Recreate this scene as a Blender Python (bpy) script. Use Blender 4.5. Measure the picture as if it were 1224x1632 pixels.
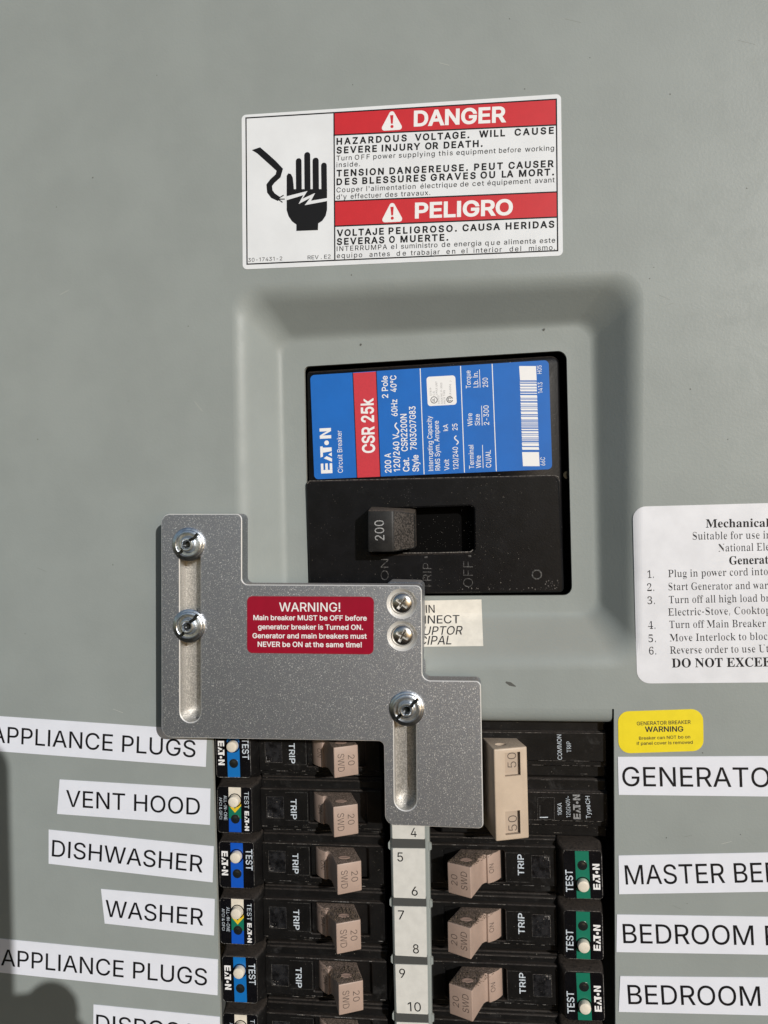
import bpy, bmesh, math, random
from mathutils import Vector, Matrix, geometry as G

random.seed(7)
for _o in list(bpy.data.objects):
    bpy.data.objects.remove(_o)
SC = bpy.context.scene
COL = SC.collection
MM = 0.001
rad = math.radians

# ------------------------------------------------------------------ frame of the panel
# Panel coordinates: x right, y up, z out of the panel, in millimetres; the panel face is z = 0 and stands
# upright in the world (panel y -> world Z, panel z -> world -Y).
FOC = 1226.0                      # focal length in pixels of a 1224 x 1632 picture
YAW, ROLL, DIST = rad(7.2), rad(1.4), 250.0
R90 = Matrix.Rotation(math.pi / 2, 4, 'X')
C_FWD = Vector((-math.sin(YAW), 0, -math.cos(YAW)))
C_RGT0 = Vector((math.cos(YAW), 0, -math.sin(YAW)))
C_UP0 = Vector((0, 1, 0))
C_RGT = C_RGT0 * math.cos(ROLL) - C_UP0 * math.sin(ROLL)
C_UP = C_RGT0 * math.sin(ROLL) + C_UP0 * math.cos(ROLL)

def P(px, py, z=0.0):
    """Panel coordinates (mm) of the point at height z seen at a pixel of the photograph."""
    d = C_FWD + C_RGT * ((px - 612) / FOC) + C_UP * ((816 - py) / FOC)
    t = (z - DIST) / d.z
    return Vector((d.x * t, d.y * t))

# ------------------------------------------------------------------ camera
cam = bpy.data.cameras.new('camera')
cam.sensor_fit = 'VERTICAL'; cam.sensor_height = 36.0
cam.lens = 36.0 * FOC / 1632.0
cam.clip_start = 0.01; cam.clip_end = 100.0
cam_ob = bpy.data.objects.new('camera', cam); COL.objects.link(cam_ob)
_m = Matrix((C_RGT, C_UP, -C_FWD)).transposed().to_4x4()
_m.translation = Vector((0, 0, DIST * MM))
cam_ob.matrix_world = R90 @ _m
SC.camera = cam_ob

# ------------------------------------------------------------------ daylight
SUN_P = Vector((0.66, 0.37, 1.0)).normalized()          # towards the sun, panel coordinates
SUN_W = (R90.to_3x3() @ SUN_P)
world = bpy.data.worlds.new('World'); SC.world = world; world.use_nodes = True
_nt = world.node_tree
_bg = _nt.nodes['Background']; _sky = _nt.nodes.new('ShaderNodeTexSky')
_sky.sky_type = 'NISHITA'; _sky.sun_disc = False
_sky.sun_elevation = math.asin(SUN_W.z)
_sky.sun_rotation = math.atan2(SUN_W.x, SUN_W.y)
_sky.air_density = 1.0; _sky.dust_density = 0.6
_nt.links.new(_sky.outputs[0], _bg.inputs[0]); _bg.inputs[1].default_value = 0.075
_l = bpy.data.lights.new('sun', 'SUN'); _l.energy = 3.6; _l.angle = rad(0.5); _l.color = (1.0, 0.975, 0.94)
sun = bpy.data.objects.new('sun', _l); COL.objects.link(sun)
sun.rotation_euler = SUN_W.to_track_quat('Z', 'Y').to_euler()
sun.location = SUN_W * 3
SC.view_settings.view_transform = 'Standard'; SC.view_settings.look = 'None'
SC.view_settings.exposure = 0.0; SC.view_settings.gamma = 1.0; SC.view_settings.use_curve_mapping = False
SC.render.engine = 'CYCLES'; SC.cycles.use_denoising = True
SC.cycles.max_bounces = 8

# ------------------------------------------------------------------ materials
def material(name, col, rough=0.5, metal=0.0, spec=0.5, var=0.0, var_size=4.0, dust=0.0, dust_lo=0.25, dust_hi=0.85,
             dust_col=(0.17, 0.135, 0.10), specks=0.0, speck_size=0.5, speck_col=(0.30, 0.27, 0.23),
             bump=0.0, bump_size=0.3, rough_var=0.0, grain=None, coat=0.0, scuff=0.0, smudge=0.0):
    m = bpy.data.materials.new(name); m.use_nodes = True
    nt = m.node_tree; N = nt.nodes; L = nt.links
    b = N['Principled BSDF']
    b.inputs['Roughness'].default_value = rough; b.inputs['Metallic'].default_value = metal
    b.inputs['Specular IOR Level'].default_value = spec
    b.inputs['Coat Weight'].default_value = coat
    geo = N.new('ShaderNodeNewGeometry')
    def noise(size_mm, detail=2.0, rgh=0.5, dist=0.0):
        n = N.new('ShaderNodeTexNoise'); n.inputs['Scale'].default_value = 1000.0 / size_mm
        n.inputs['Detail'].default_value = detail; n.inputs['Roughness'].default_value = rgh
        n.inputs['Distortion'].default_value = dist
        L.new(geo.outputs['Position'], n.inputs['Vector']); return n.outputs['Fac']
    def ramp(src, lo, hi, to0=0.0, to1=1.0):
        r = N.new('ShaderNodeMapRange'); r.interpolation_type = 'SMOOTHSTEP'
        r.inputs['From Min'].default_value = lo; r.inputs['From Max'].default_value = hi
        r.inputs['To Min'].default_value = to0; r.inputs['To Max'].default_value = to1
        L.new(src, r.inputs['Value']); return r.outputs['Result']
    def mul(a, c):
        n = N.new('ShaderNodeMath'); n.operation = 'MULTIPLY'
        for i, x in enumerate((a, c)):
            if isinstance(x, (int, float)): n.inputs[i].default_value = x
            else: L.new(x, n.inputs[i])
        return n.outputs[0]
    def mix(fac, a, c):
        n = N.new('ShaderNodeMix'); n.data_type = 'RGBA'
        if isinstance(fac, float): n.inputs[0].default_value = fac
        else: L.new(fac, n.inputs[0])
        for k, x in ((6, a), (7, c)):
            if isinstance(x, tuple): n.inputs[k].default_value = (*x[:3], 1)
            else: L.new(x, n.inputs[k])
        return n.outputs[2]
    cur = tuple(col)
    if var:
        f = ramp(noise(var_size, 4.0, 0.6), 0.3, 0.7)
        cur = mix(f, tuple(c * (1 - var) for c in col), tuple(min(1, c * (1 + var)) for c in col))
    if grain:
        f = ramp(noise(grain[0], 1.0), *(grain[3:5] if len(grain) > 3 else (0.35, 0.68)))
        cur = mix(f, tuple(c * grain[1] for c in col), tuple(min(1, c * grain[2]) for c in col))
    if scuff:
        f = mul(ramp(noise(9.0, 5.0, 0.75, 0.6), 0.56, 0.74), scuff)
        cur = mix(f, cur, tuple(min(1, c + 0.05) for c in col))
    if specks:
        f = mul(ramp(noise(speck_size, 1.0), 0.74, 0.80), ramp(noise(14.0, 2.0), 0.40, 0.62))
        cur = mix(mul(f, specks), cur, speck_col)
    if dust:
        sx = N.new('ShaderNodeSeparateXYZ'); L.new(geo.outputs['Normal'], sx.inputs[0])
        up = ramp(sx.outputs['Z'], dust_lo, dust_hi)
        f = mul(mul(up, ramp(noise(0.45, 3.0, 0.7), 0.30, 0.58)), dust)
        cur = mix(f, cur, dust_col)
        if rough < 0.8:
            r = N.new('ShaderNodeMapRange'); r.inputs['To Min'].default_value = rough; r.inputs['To Max'].default_value = 0.95
            if smudge: L.new(ramp(noise(11.0, 6.0, 0.75, 1.2), 0.42, 0.72, rough - smudge * 0.6, rough + smudge), r.inputs['To Min'])
            L.new(f, r.inputs['Value']); L.new(r.outputs[0], b.inputs['Roughness'])
        if metal:
            r = N.new('ShaderNodeMapRange'); r.inputs['To Min'].default_value = metal; r.inputs['To Max'].default_value = 0.0
            L.new(f, r.inputs['Value']); L.new(r.outputs[0], b.inputs['Metallic'])
    elif rough_var:
        L.new(ramp(noise(6.0, 5.0, 0.7), 0.3, 0.7, max(0.02, rough - rough_var), rough + rough_var), b.inputs['Roughness'])
    if isinstance(cur, tuple): b.inputs['Base Color'].default_value = (*cur[:3], 1)
    else: L.new(cur, b.inputs['Base Color'])
    if bump:
        bp = N.new('ShaderNodeBump'); bp.inputs['Strength'].default_value = bump
        bp.inputs['Distance'].default_value = bump_size * MM
        L.new(noise(bump_size, 2.0, 0.6), bp.inputs['Height']); L.new(bp.outputs[0], b.inputs['Normal'])
    return m

M = {}
M['paint'] = material('grey_enamel', (0.240, 0.264, 0.254), 0.50, spec=0.36, var=0.04, var_size=26, smudge=0.05, dust=0.40, dust_lo=0.25, dust_hi=0.75,
                      dust_col=(0.30, 0.28, 0.235), bump=0.055, bump_size=0.9)
M['paint_edge'] = material('bare_cut_edge', (0.33, 0.34, 0.31), 0.5)
M['steel_dark'] = material('dark_box_steel', (0.05, 0.052, 0.05), 0.6)
M['mark'] = material('dark_scuff_mark', (0.07, 0.072, 0.066), 0.7)
M['faint'] = material('faint_smear', (0.19, 0.205, 0.19), 0.5)
M['scratch'] = material('pale_scratch', (0.40, 0.41, 0.37), 0.6)
M['black'] = material('black_plastic', (0.0062, 0.0060, 0.0060), 0.34, spec=0.30, var=0.25, var_size=5, dust=0.62, dust_lo=0.30, dust_hi=0.9,
                      dust_col=(0.052, 0.041, 0.033), specks=0.85, speck_size=0.42, scuff=0.35, bump=0.05, bump_size=0.6)
M['edge_shine'] = material('painted_edge_glint', (0.26, 0.25, 0.24), 0.4, grain=(0.5, 0.3, 1.5))  # pale colour painted as glints along plastic edges
M['black_main'] = material('main_breaker_black', (0.0042, 0.0042, 0.005), 0.34, spec=0.20, var=0.25, var_size=5, dust=0.62, dust_lo=0.30, dust_hi=0.9,
                      dust_col=(0.052, 0.041, 0.033), specks=0.9, speck_size=0.38, scuff=0.10, bump=0.05, bump_size=0.6)
M['black_worn'] = material('worn_black_handle', (0.013, 0.0128, 0.0125), 0.5, spec=0.3, var=0.3, var_size=3, dust=0.8, dust_lo=0.2, dust_hi=0.8,
                      dust_col=(0.10, 0.078, 0.06), specks=0.8, speck_size=0.35, bump=0.08, bump_size=0.4)
M['black_dusty'] = material('dust_filmed_black', (0.034, 0.029, 0.025), 0.7, spec=0.3, grain=(0.55, 0.45, 1.9), specks=0.8, speck_size=0.4, bump=0.1, bump_size=0.4)
M['figure_grey'] = material('worn_white_figures', (0.30, 0.30, 0.30), 0.55, grain=(0.4, 0.6, 1.3))
M['black_gloss'] = material('glossy_black_print', (0.004, 0.004, 0.005), 0.25, spec=0.3, var=0.2, specks=0.35, speck_size=0.35)
M['black_clear'] = material('smoked_window', (0.013, 0.013, 0.014), 0.16, var=0.7, var_size=2.2, specks=0.4, speck_size=0.4)
M['edge_dust_glint'] = material('dusty_edge_and_glint', (0.11, 0.10, 0.09), 0.75, grain=(0.5, 0.3, 1.6))  # dust on edges, also used for painted highlights
M['pit'] = material('pit_shade_black', (0.0015, 0.0015, 0.0015), 0.6, spec=0.05)
M['emboss'] = material('dusty_lettering_and_glint', (0.060, 0.058, 0.055), 0.6, grain=(0.5, 0.25, 1.5))
M['white_film'] = material('white_label_film', (0.65, 0.67, 0.73), 0.42, var=0.02, var_size=8)
M['white_vinyl'] = material('white_vinyl', (0.66, 0.68, 0.70), 0.35, var=0.035, var_size=14, rough_var=0.0)
M['paper'] = material('white_paper_label', (0.63, 0.64, 0.675), 0.5, var=0.05, var_size=9)
M['cream_card'] = material('cream_card', (0.66, 0.63, 0.56), 0.6, var=0.06, var_size=3)
M['number_card'] = material('number_card', (0.545, 0.54, 0.51), 0.55, var=0.05, var_size=3)
M['ink'] = material('black_ink', (0.005, 0.005, 0.006), 0.5, spec=0.22)
M['ink_soft'] = material('soft_black_ink', (0.020, 0.020, 0.022), 0.5, spec=0.3)
M['red'] = material('red_print', (0.50, 0.016, 0.022), 0.38, var=0.03)
M['white_print'] = material('white_print', (0.72, 0.72, 0.72), 0.45)
M['yellow'] = material('yellow_vinyl', (0.72, 0.58, 0.012), 0.4, var=0.03)
M['crimson'] = material('crimson_vinyl', (0.26, 0.001, 0.018), 0.33, var=0.04)
M['blue'] = material('blue_print', (0.005, 0.115, 0.44), 0.33, var=0.05, var_size=10)
M['red_print'] = material('coral_red_print', (0.50, 0.030, 0.045), 0.38, var=0.05, var_size=0.6)
M['stripe_blue'] = material('blue_stripe', (0.006, 0.075, 0.42), 0.32)
M['stripe_teal'] = material('light_blue_stripe', (0.006, 0.13, 0.40), 0.32)
M['stripe_green'] = material('green_stripe', (0.006, 0.14, 0.085), 0.35)
M['stripe_yellow'] = material('yellow_stripe', (0.65, 0.45, 0.02), 0.4)
M['button'] = material('cream_button', (0.62, 0.57, 0.48), 0.4, var=0.06, var_size=2)
M['trip'] = material('pale_print_and_glint', (0.52, 0.58, 0.64), 0.5, grain=(0.5, 0.72, 1.15))
M['pale_grey'] = material('pale_grey_print', (0.22, 0.225, 0.23), 0.5, grain=(0.6, 0.7, 1.2))
M['hole'] = material('dark_lens_and_hole_shade', (0.012, 0.014, 0.014), 0.2)
M['beige'] = material('tan_plastic', (0.33, 0.242, 0.198), 0.45, var=0.05, var_size=5, dust=0.96, dust_lo=0.62, dust_hi=0.95,
                      dust_col=(0.075, 0.055, 0.038), specks=0.35, speck_size=0.6, speck_col=(0.12, 0.09, 0.07), bump=0.04, bump_size=0.5)
M['beige_light'] = material('light_tan_plastic', (0.445, 0.355, 0.27), 0.45, var=0.05, var_size=6, dust=0.45, dust_lo=0.80, dust_hi=1.05,
                            dust_col=(0.15, 0.115, 0.085), bump=0.04, bump_size=0.5)
M['beige_clean'] = material('clean_tan_plastic', (0.44, 0.30, 0.235), 0.5)
M['window_tan'] = material('tan_window_floor', (0.36, 0.285, 0.22), 0.5)  # darker tan paints the shade on the recessed floors
M['beige_ink'] = material('moulded_digits', (0.05, 0.036, 0.028), 0.6)
M['dust'] = material('brown_dust', (0.085, 0.062, 0.042), 0.95, grain=(0.4, 0.5, 1.9))
M['alu'] = material('bead_blasted_aluminium', (0.365, 0.380, 0.408), 0.46, metal=0.93, grain=(0.30, 0.84, 3.0, 0.58, 0.78), bump=0.34, bump_size=0.22,  # pale grains in the colour stand in for sparkle
                    dust=0.7, dust_lo=0.7, dust_hi=0.95, dust_col=(0.23, 0.185, 0.145))
M['alu_edge'] = material('machined_edge', (0.80, 0.79, 0.76), 0.36, metal=0.45, bump=0.12, bump_size=0.3)
M['alu_slot'] = material('milled_slot', (0.50, 0.49, 0.47), 0.40, metal=0.85, grain=(0.35, 0.8, 1.3), bump=0.3, bump_size=0.36)
M['zinc'] = material('zinc_plated_steel', (0.70, 0.735, 0.77), 0.29, metal=1.0, var=0.2, var_size=1.6, bump=0.10, bump_size=0.7)
M['steel'] = material('stainless_screw', (0.55, 0.53, 0.50), 0.27, metal=1.0, var=0.1, var_size=1.5)
M['nylon'] = material('grey_spacer', (0.2, 0.2, 0.2), 0.5)

# ------------------------------------------------------------------ fonts: per letter the advance and the outlines x, y, x, y ... in thousandths of an em
SANS = {
    ' ': (188, []),
    '!': (196, [[52, 41, 56, 24, 66, 9, 81, -1, 98, -4, 116, -1, 130, 9, 140, 24, 143, 41, 140, 58, 130, 73, 116, 83, 98, 86, 81, 83, 66, 73, 56, 58], [63, 509, 67, 160, 128, 160, 132, 509]]),
    "'": (206, [[128, 318, 136, 509, 70, 509, 78, 318]]),
    '(': (273, [[89, 207, 95, 131, 111, 55, 139, -21, 177, -96, 236, -96, 188, 16, 160, 115, 151, 207, 154, 258, 161, 313, 191, 428, 236, 539, 177, 539, 153, 494, 132, 441, 114, 384, 101, 324, 92, 264]]),
    ')': (273, [[86, 18, 37, -96, 97, -96, 134, -22, 161, 53, 178, 130, 184, 207, 181, 264, 173, 323, 159, 384, 142, 441, 121, 494, 97, 539, 37, 539, 82, 428, 112, 313, 119, 258, 122, 207, 113, 116]]),
    ',': (188, [[68, 71, 38, -119, 84, -119, 137, 71]]),
    '-': (453, [[114, 244, 114, 188, 337, 188, 337, 244]]),
    '.': (188, [[50, 41, 53, 24, 63, 9, 78, -1, 95, -4, 113, -1, 128, 9, 138, 24, 141, 41, 138, 59, 128, 73, 113, 83, 95, 87, 78, 83, 63, 73, 53, 59]]),
    '/': (249, [[235, 533, 178, 533, 14, -76, 71, -76]]),
    '0': (453, [[53, 178, 69, 113, 95, 62, 130, 24, 174, 1, 227, -7, 279, 1, 323, 24, 359, 62, 384, 113, 400, 178, 405, 254, 400, 330, 384, 395, 358, 447, 323, 484, 279, 508, 227, 516, 174, 508, 130, 484, 95, 447, 69, 395, 53, 330, 48, 254], [123, 144, 113, 194, 109, 254, 113, 314, 123, 365, 140, 405, 163, 435, 192, 453, 227, 460, 261, 453, 290, 435, 313, 405, 330, 365, 340, 314, 344, 254, 340, 194, 330, 144, 313, 103, 290, 74, 261, 56, 227, 50, 192, 56, 163, 74, 140, 103]]),
    '1': (453, [[198, 509, 86, 427, 86, 358, 209, 448, 212, 448, 212, 55, 76, 55, 76, 0, 391, 0, 391, 55, 276, 55, 276, 509]]),
    '2': (453, [[127, 362, 130, 390, 139, 413, 153, 433, 172, 447, 196, 457, 224, 460, 250, 457, 273, 449, 293, 436, 308, 419, 317, 397, 320, 371, 318, 348, 311, 327, 282, 282, 234, 229, 64, 47, 64, 0, 389, 0, 389, 57, 153, 57, 153, 60, 267, 180, 336, 259, 357, 290, 371, 318, 378, 345, 381, 372, 376, 411, 361, 445, 337, 474, 306, 497, 268, 511, 225, 516, 182, 511, 143, 496, 111, 473, 86, 442, 71, 405, 66, 362]]),
    '3': (453, [[98, 30, 133, 10, 173, -3, 218, -7, 266, -2, 309, 12, 344, 36, 370, 66, 387, 103, 393, 145, 387, 186, 371, 222, 344, 253, 308, 276, 264, 288, 221, 289, 372, 461, 372, 509, 70, 509, 70, 452, 288, 452, 288, 448, 157, 299, 157, 248, 201, 248, 242, 244, 275, 234, 299, 217, 316, 196, 326, 172, 329, 145, 325, 116, 315, 93, 297, 74, 275, 61, 248, 53, 219, 50, 191, 52, 165, 59, 144, 71, 126, 87, 115, 107, 109, 132, 44, 132, 52, 91, 70, 57]]),
    '4': (453, [[40, 158, 40, 105, 282, 105, 282, 0, 343, 0, 343, 105, 413, 105, 413, 163, 343, 163, 343, 318, 282, 318, 282, 163, 109, 163, 109, 166, 311, 509, 247, 509]]),
    '5': (453, [[83, 60, 108, 32, 140, 11, 178, -2, 221, -7, 268, -1, 309, 15, 343, 41, 369, 76, 385, 117, 391, 163, 388, 199, 379, 231, 364, 260, 345, 285, 321, 306, 294, 321, 263, 330, 229, 334, 203, 331, 178, 325, 155, 315, 136, 301, 134, 301, 151, 452, 366, 452, 366, 509, 96, 509, 67, 253, 128, 246, 145, 258, 167, 268, 218, 277, 248, 273, 275, 262, 297, 244, 314, 221, 324, 193, 328, 162, 324, 131, 314, 104, 298, 82, 276, 64, 250, 53, 221, 50, 196, 52, 173, 60, 154, 73, 138, 89, 127, 108, 122, 130, 60, 130, 66, 93]]),
    '6': (453, [[84, 74, 109, 40, 142, 15, 182, -1, 226, -7, 271, -2, 310, 14, 343, 39, 368, 73, 384, 112, 389, 157, 384, 201, 370, 240, 346, 271, 316, 295, 278, 309, 235, 314, 196, 307, 172, 292, 322, 509, 252, 509, 137, 340, 102, 285, 80, 239, 68, 199, 64, 162, 69, 115], [138, 102, 128, 128, 125, 158, 128, 188, 138, 214, 153, 235, 174, 252, 198, 262, 226, 265, 254, 262, 279, 251, 299, 235, 314, 213, 324, 187, 327, 157, 324, 128, 314, 101, 299, 79, 279, 63, 254, 52, 226, 48, 198, 52, 174, 63, 153, 79]]),
    '7': (453, [[97, 0, 165, 0, 391, 449, 391, 509, 62, 509, 62, 452, 323, 452, 323, 448]]),
    '8': (453, [[74, 62, 101, 33, 136, 11, 178, -2, 226, -7, 275, -2, 317, 11, 352, 33, 378, 62, 395, 96, 401, 135, 397, 166, 387, 195, 372, 220, 351, 241, 327, 256, 300, 265, 300, 267, 333, 282, 359, 308, 376, 342, 382, 380, 377, 417, 361, 450, 337, 477, 306, 498, 269, 511, 226, 516, 184, 511, 146, 498, 114, 477, 90, 450, 75, 417, 70, 380, 76, 342, 93, 308, 119, 282, 153, 267, 153, 265, 125, 256, 101, 241, 81, 220, 65, 195, 55, 166, 52, 135, 57, 96], [129, 91, 119, 113, 115, 139, 119, 165, 130, 189, 147, 208, 169, 223, 196, 232, 226, 235, 256, 232, 283, 223, 305, 208, 322, 189, 333, 165, 337, 139, 333, 113, 323, 91, 307, 74, 285, 60, 258, 52, 226, 49, 195, 52, 167, 60, 145, 74], [177, 449, 200, 457, 226, 460, 252, 457, 275, 449, 294, 437, 308, 420, 316, 399, 319, 376, 316, 351, 307, 330, 293, 313, 274, 300, 252, 292, 226, 290, 201, 292, 178, 300, 159, 313, 145, 330, 136, 351, 133, 376, 136, 399, 145, 420, 159, 437]]),
    '9': (453, [[83, 269, 106, 237, 137, 214, 175, 199, 218, 195, 257, 202, 280, 216, 130, 0, 200, 0, 315, 168, 350, 224, 373, 270, 385, 309, 389, 347, 384, 393, 368, 434, 343, 468, 310, 494, 271, 510, 226, 516, 182, 510, 143, 494, 110, 469, 85, 436, 69, 397, 64, 352, 68, 307], [138, 295, 129, 322, 125, 352, 129, 381, 138, 407, 154, 429, 174, 446, 199, 457, 226, 460, 254, 457, 279, 446, 299, 429, 314, 407, 324, 381, 327, 350, 324, 321, 314, 295, 299, 273, 279, 257, 254, 247, 226, 243, 199, 247, 174, 257, 154, 274]]),
    ':': (188, [[50, 41, 53, 24, 63, 9, 78, -1, 95, -4, 113, -1, 128, 9, 138, 24, 141, 41, 138, 59, 128, 73, 113, 83, 95, 87, 78, 83, 63, 73, 53, 59], [50, 316, 53, 299, 63, 284, 78, 274, 95, 271, 113, 274, 128, 284, 138, 299, 141, 316, 138, 334, 128, 349, 113, 359, 95, 362, 78, 359, 63, 349, 53, 334]]),
    'A': (480, [[16, 0, 85, 0, 135, 142, 344, 142, 395, 0, 463, 0, 276, 509, 201, 509], [191, 302, 213, 371, 239, 457, 264, 372, 287, 302, 324, 199, 154, 199]]),
    'B': (456, [[125, 57, 125, 231, 248, 231, 279, 228, 306, 218, 327, 203, 342, 184, 352, 161, 355, 137, 349, 105, 330, 80, 296, 63, 245, 57], [60, 509, 60, 0, 247, 0, 301, 4, 344, 18, 377, 39, 400, 67, 413, 100, 418, 136, 414, 173, 402, 203, 385, 227, 363, 245, 339, 257, 315, 262, 315, 267, 356, 286, 373, 301, 387, 320, 395, 344, 398, 374, 394, 410, 381, 442, 359, 469, 329, 491, 289, 504, 241, 509], [125, 285, 125, 452, 240, 452, 283, 446, 313, 429, 330, 403, 336, 372, 333, 348, 323, 326, 308, 309, 288, 296, 265, 288, 238, 285]]),
    'C': (510, [[48, 179, 70, 115, 104, 63, 150, 25, 205, 1, 267, -7, 305, -4, 341, 5, 373, 19, 402, 38, 428, 62, 448, 91, 463, 124, 473, 160, 408, 160, 389, 114, 357, 81, 315, 60, 267, 53, 223, 59, 184, 76, 151, 105, 125, 145, 109, 194, 103, 254, 109, 314, 125, 364, 150, 403, 184, 432, 223, 450, 267, 456, 315, 449, 357, 428, 389, 395, 401, 373, 408, 348, 473, 348, 463, 385, 448, 418, 427, 447, 402, 471, 373, 490, 340, 504, 305, 513, 267, 516, 205, 508, 150, 484, 104, 445, 70, 393, 48, 329, 40, 254]]),
    'D': (502, [[60, 509, 60, 0, 219, 0, 291, 8, 351, 31, 398, 68, 433, 119, 455, 181, 462, 255, 455, 329, 433, 391, 399, 441, 353, 478, 294, 501, 225, 509], [318, 81, 272, 63, 215, 57, 125, 57, 125, 452, 221, 452, 275, 446, 320, 428, 354, 399, 379, 361, 394, 312, 399, 255, 394, 198, 379, 149, 354, 110]]),
    'E': (419, [[125, 57, 125, 229, 355, 229, 355, 286, 125, 286, 125, 452, 372, 452, 372, 509, 60, 509, 60, 0, 375, 0, 375, 57]]),
    'F': (410, [[125, 0, 125, 221, 346, 221, 346, 278, 125, 278, 125, 452, 369, 452, 369, 509, 60, 509, 60, 0]]),
    'G': (520, [[47, 179, 69, 116, 104, 64, 149, 25, 205, 1, 269, -7, 326, 0, 377, 19, 419, 50, 451, 91, 471, 141, 478, 200, 478, 256, 283, 256, 283, 199, 414, 199, 410, 160, 396, 123, 374, 93, 345, 71, 309, 57, 269, 53, 224, 59, 184, 76, 151, 105, 125, 145, 109, 194, 103, 254, 109, 314, 125, 364, 150, 404, 183, 432, 222, 450, 265, 456, 315, 448, 356, 427, 387, 393, 408, 349, 474, 349, 465, 384, 449, 416, 429, 445, 403, 469, 374, 489, 340, 504, 304, 513, 265, 516, 203, 508, 149, 484, 103, 445, 69, 393, 47, 329, 40, 254]]),
    'H': (517, [[60, 0, 125, 0, 125, 232, 392, 232, 392, 0, 457, 0, 457, 509, 392, 509, 392, 289, 125, 289, 125, 509, 60, 509]]),
    'I': (300, [[31, 57, 31, 0, 269, 0, 269, 57, 183, 57, 183, 452, 269, 452, 269, 509, 31, 509, 31, 452, 118, 452, 118, 57]]),
    'J': (396, [[33, 173, 33, 145, 44, 81, 75, 33, 124, 3, 185, -7, 246, 3, 294, 33, 326, 81, 336, 145, 336, 509, 272, 509, 272, 145, 266, 104, 248, 74, 220, 56, 185, 50, 149, 56, 122, 74, 104, 104, 98, 145, 98, 173]]),
    'K': (467, [[60, 509, 60, 0, 125, 0, 125, 167, 198, 245, 372, 0, 449, 0, 243, 288, 448, 509, 364, 509, 212, 344, 174, 303, 139, 261, 124, 241, 125, 334, 125, 509]]),
    'L': (393, [[60, 509, 60, 0, 361, 0, 361, 57, 125, 57, 125, 509]]),
    'M': (628, [[122, 0, 122, 291, 119, 436, 145, 361, 159, 321, 170, 291, 286, 0, 342, 0, 456, 291, 467, 322, 482, 363, 498, 409, 507, 438, 504, 291, 504, 0, 568, 0, 568, 509, 476, 509, 352, 187, 342, 158, 315, 72, 299, 123, 287, 159, 277, 187, 152, 509, 60, 509, 60, 0]]),
    'N': (523, [[124, 328, 120, 430, 148, 381, 177, 331, 202, 290, 387, 0, 463, 0, 463, 509, 399, 509, 399, 195, 399, 157, 401, 108, 403, 76, 388, 107, 363, 151, 343, 183, 136, 509, 60, 509, 60, 0, 125, 0, 125, 291]]),
    'O': (533, [[48, 179, 70, 115, 105, 63, 150, 25, 205, 1, 267, -7, 329, 1, 384, 25, 429, 63, 464, 115, 486, 179, 493, 254, 486, 329, 464, 393, 429, 445, 384, 484, 329, 508, 267, 516, 205, 508, 150, 484, 105, 445, 70, 393, 48, 329, 40, 254], [125, 144, 109, 194, 103, 254, 109, 314, 125, 364, 151, 404, 184, 433, 223, 450, 267, 456, 310, 450, 349, 433, 383, 404, 408, 365, 425, 314, 430, 254, 425, 194, 408, 144, 383, 105, 349, 76, 310, 59, 267, 53, 223, 59, 184, 76, 151, 105]]),
    'P': (445, [[60, 509, 60, 0, 125, 0, 125, 186, 235, 186, 289, 191, 332, 207, 366, 233, 390, 265, 404, 304, 409, 348, 404, 391, 390, 430, 366, 462, 332, 487, 289, 503, 235, 509], [125, 242, 125, 452, 232, 452, 268, 449, 297, 439, 318, 423, 333, 402, 342, 376, 344, 348, 342, 319, 333, 294, 318, 272, 297, 256, 269, 246, 233, 242]]),
    'Q': (533, [[48, 179, 70, 115, 105, 63, 150, 25, 205, 1, 267, -7, 329, 1, 356, 13, 401, -48, 468, -48, 402, 41, 429, 63, 464, 115, 486, 179, 493, 254, 486, 329, 464, 393, 429, 445, 384, 484, 329, 508, 267, 516, 205, 508, 150, 484, 105, 445, 70, 393, 48, 329, 40, 254], [125, 144, 109, 194, 103, 254, 109, 314, 125, 364, 151, 404, 184, 433, 223, 450, 267, 456, 310, 450, 349, 433, 383, 404, 408, 365, 425, 314, 430, 254, 425, 194, 408, 144, 383, 105, 366, 90, 313, 159, 245, 159, 319, 62, 310, 59, 267, 53, 223, 59, 184, 76, 151, 105]]),
    'R': (449, [[60, 509, 60, 0, 125, 0, 125, 198, 236, 198, 246, 199, 353, 0, 428, 0, 313, 210, 333, 217, 367, 240, 390, 271, 405, 309, 409, 352, 405, 395, 390, 433, 367, 465, 333, 489, 290, 504, 236, 509], [125, 255, 125, 452, 233, 452, 269, 449, 298, 440, 319, 425, 334, 405, 342, 380, 345, 352, 342, 324, 334, 300, 319, 281, 298, 267, 269, 258, 234, 255]]),
    'S': (447, [[64, 60, 91, 31, 128, 9, 172, -4, 224, -9, 278, -4, 323, 11, 360, 34, 386, 64, 403, 99, 408, 139, 405, 171, 395, 198, 379, 220, 359, 238, 312, 264, 264, 279, 212, 293, 169, 308, 148, 319, 131, 334, 119, 352, 115, 376, 118, 398, 129, 418, 145, 435, 167, 448, 194, 456, 225, 459, 267, 453, 302, 437, 326, 412, 337, 378, 401, 378, 394, 415, 377, 449, 351, 476, 316, 498, 275, 511, 227, 516, 180, 511, 138, 498, 102, 476, 75, 448, 58, 413, 52, 372, 60, 326, 86, 289, 128, 260, 184, 239, 245, 222, 296, 205, 316, 193, 332, 179, 342, 161, 346, 139, 341, 114, 329, 92, 311, 74, 286, 60, 257, 52, 224, 49, 194, 52, 166, 59, 142, 71, 123, 88, 110, 110, 104, 137, 38, 137, 46, 96]]),
    'T': (449, [[32, 509, 32, 452, 193, 452, 193, 0, 257, 0, 257, 452, 417, 452, 417, 509]]),
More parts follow.
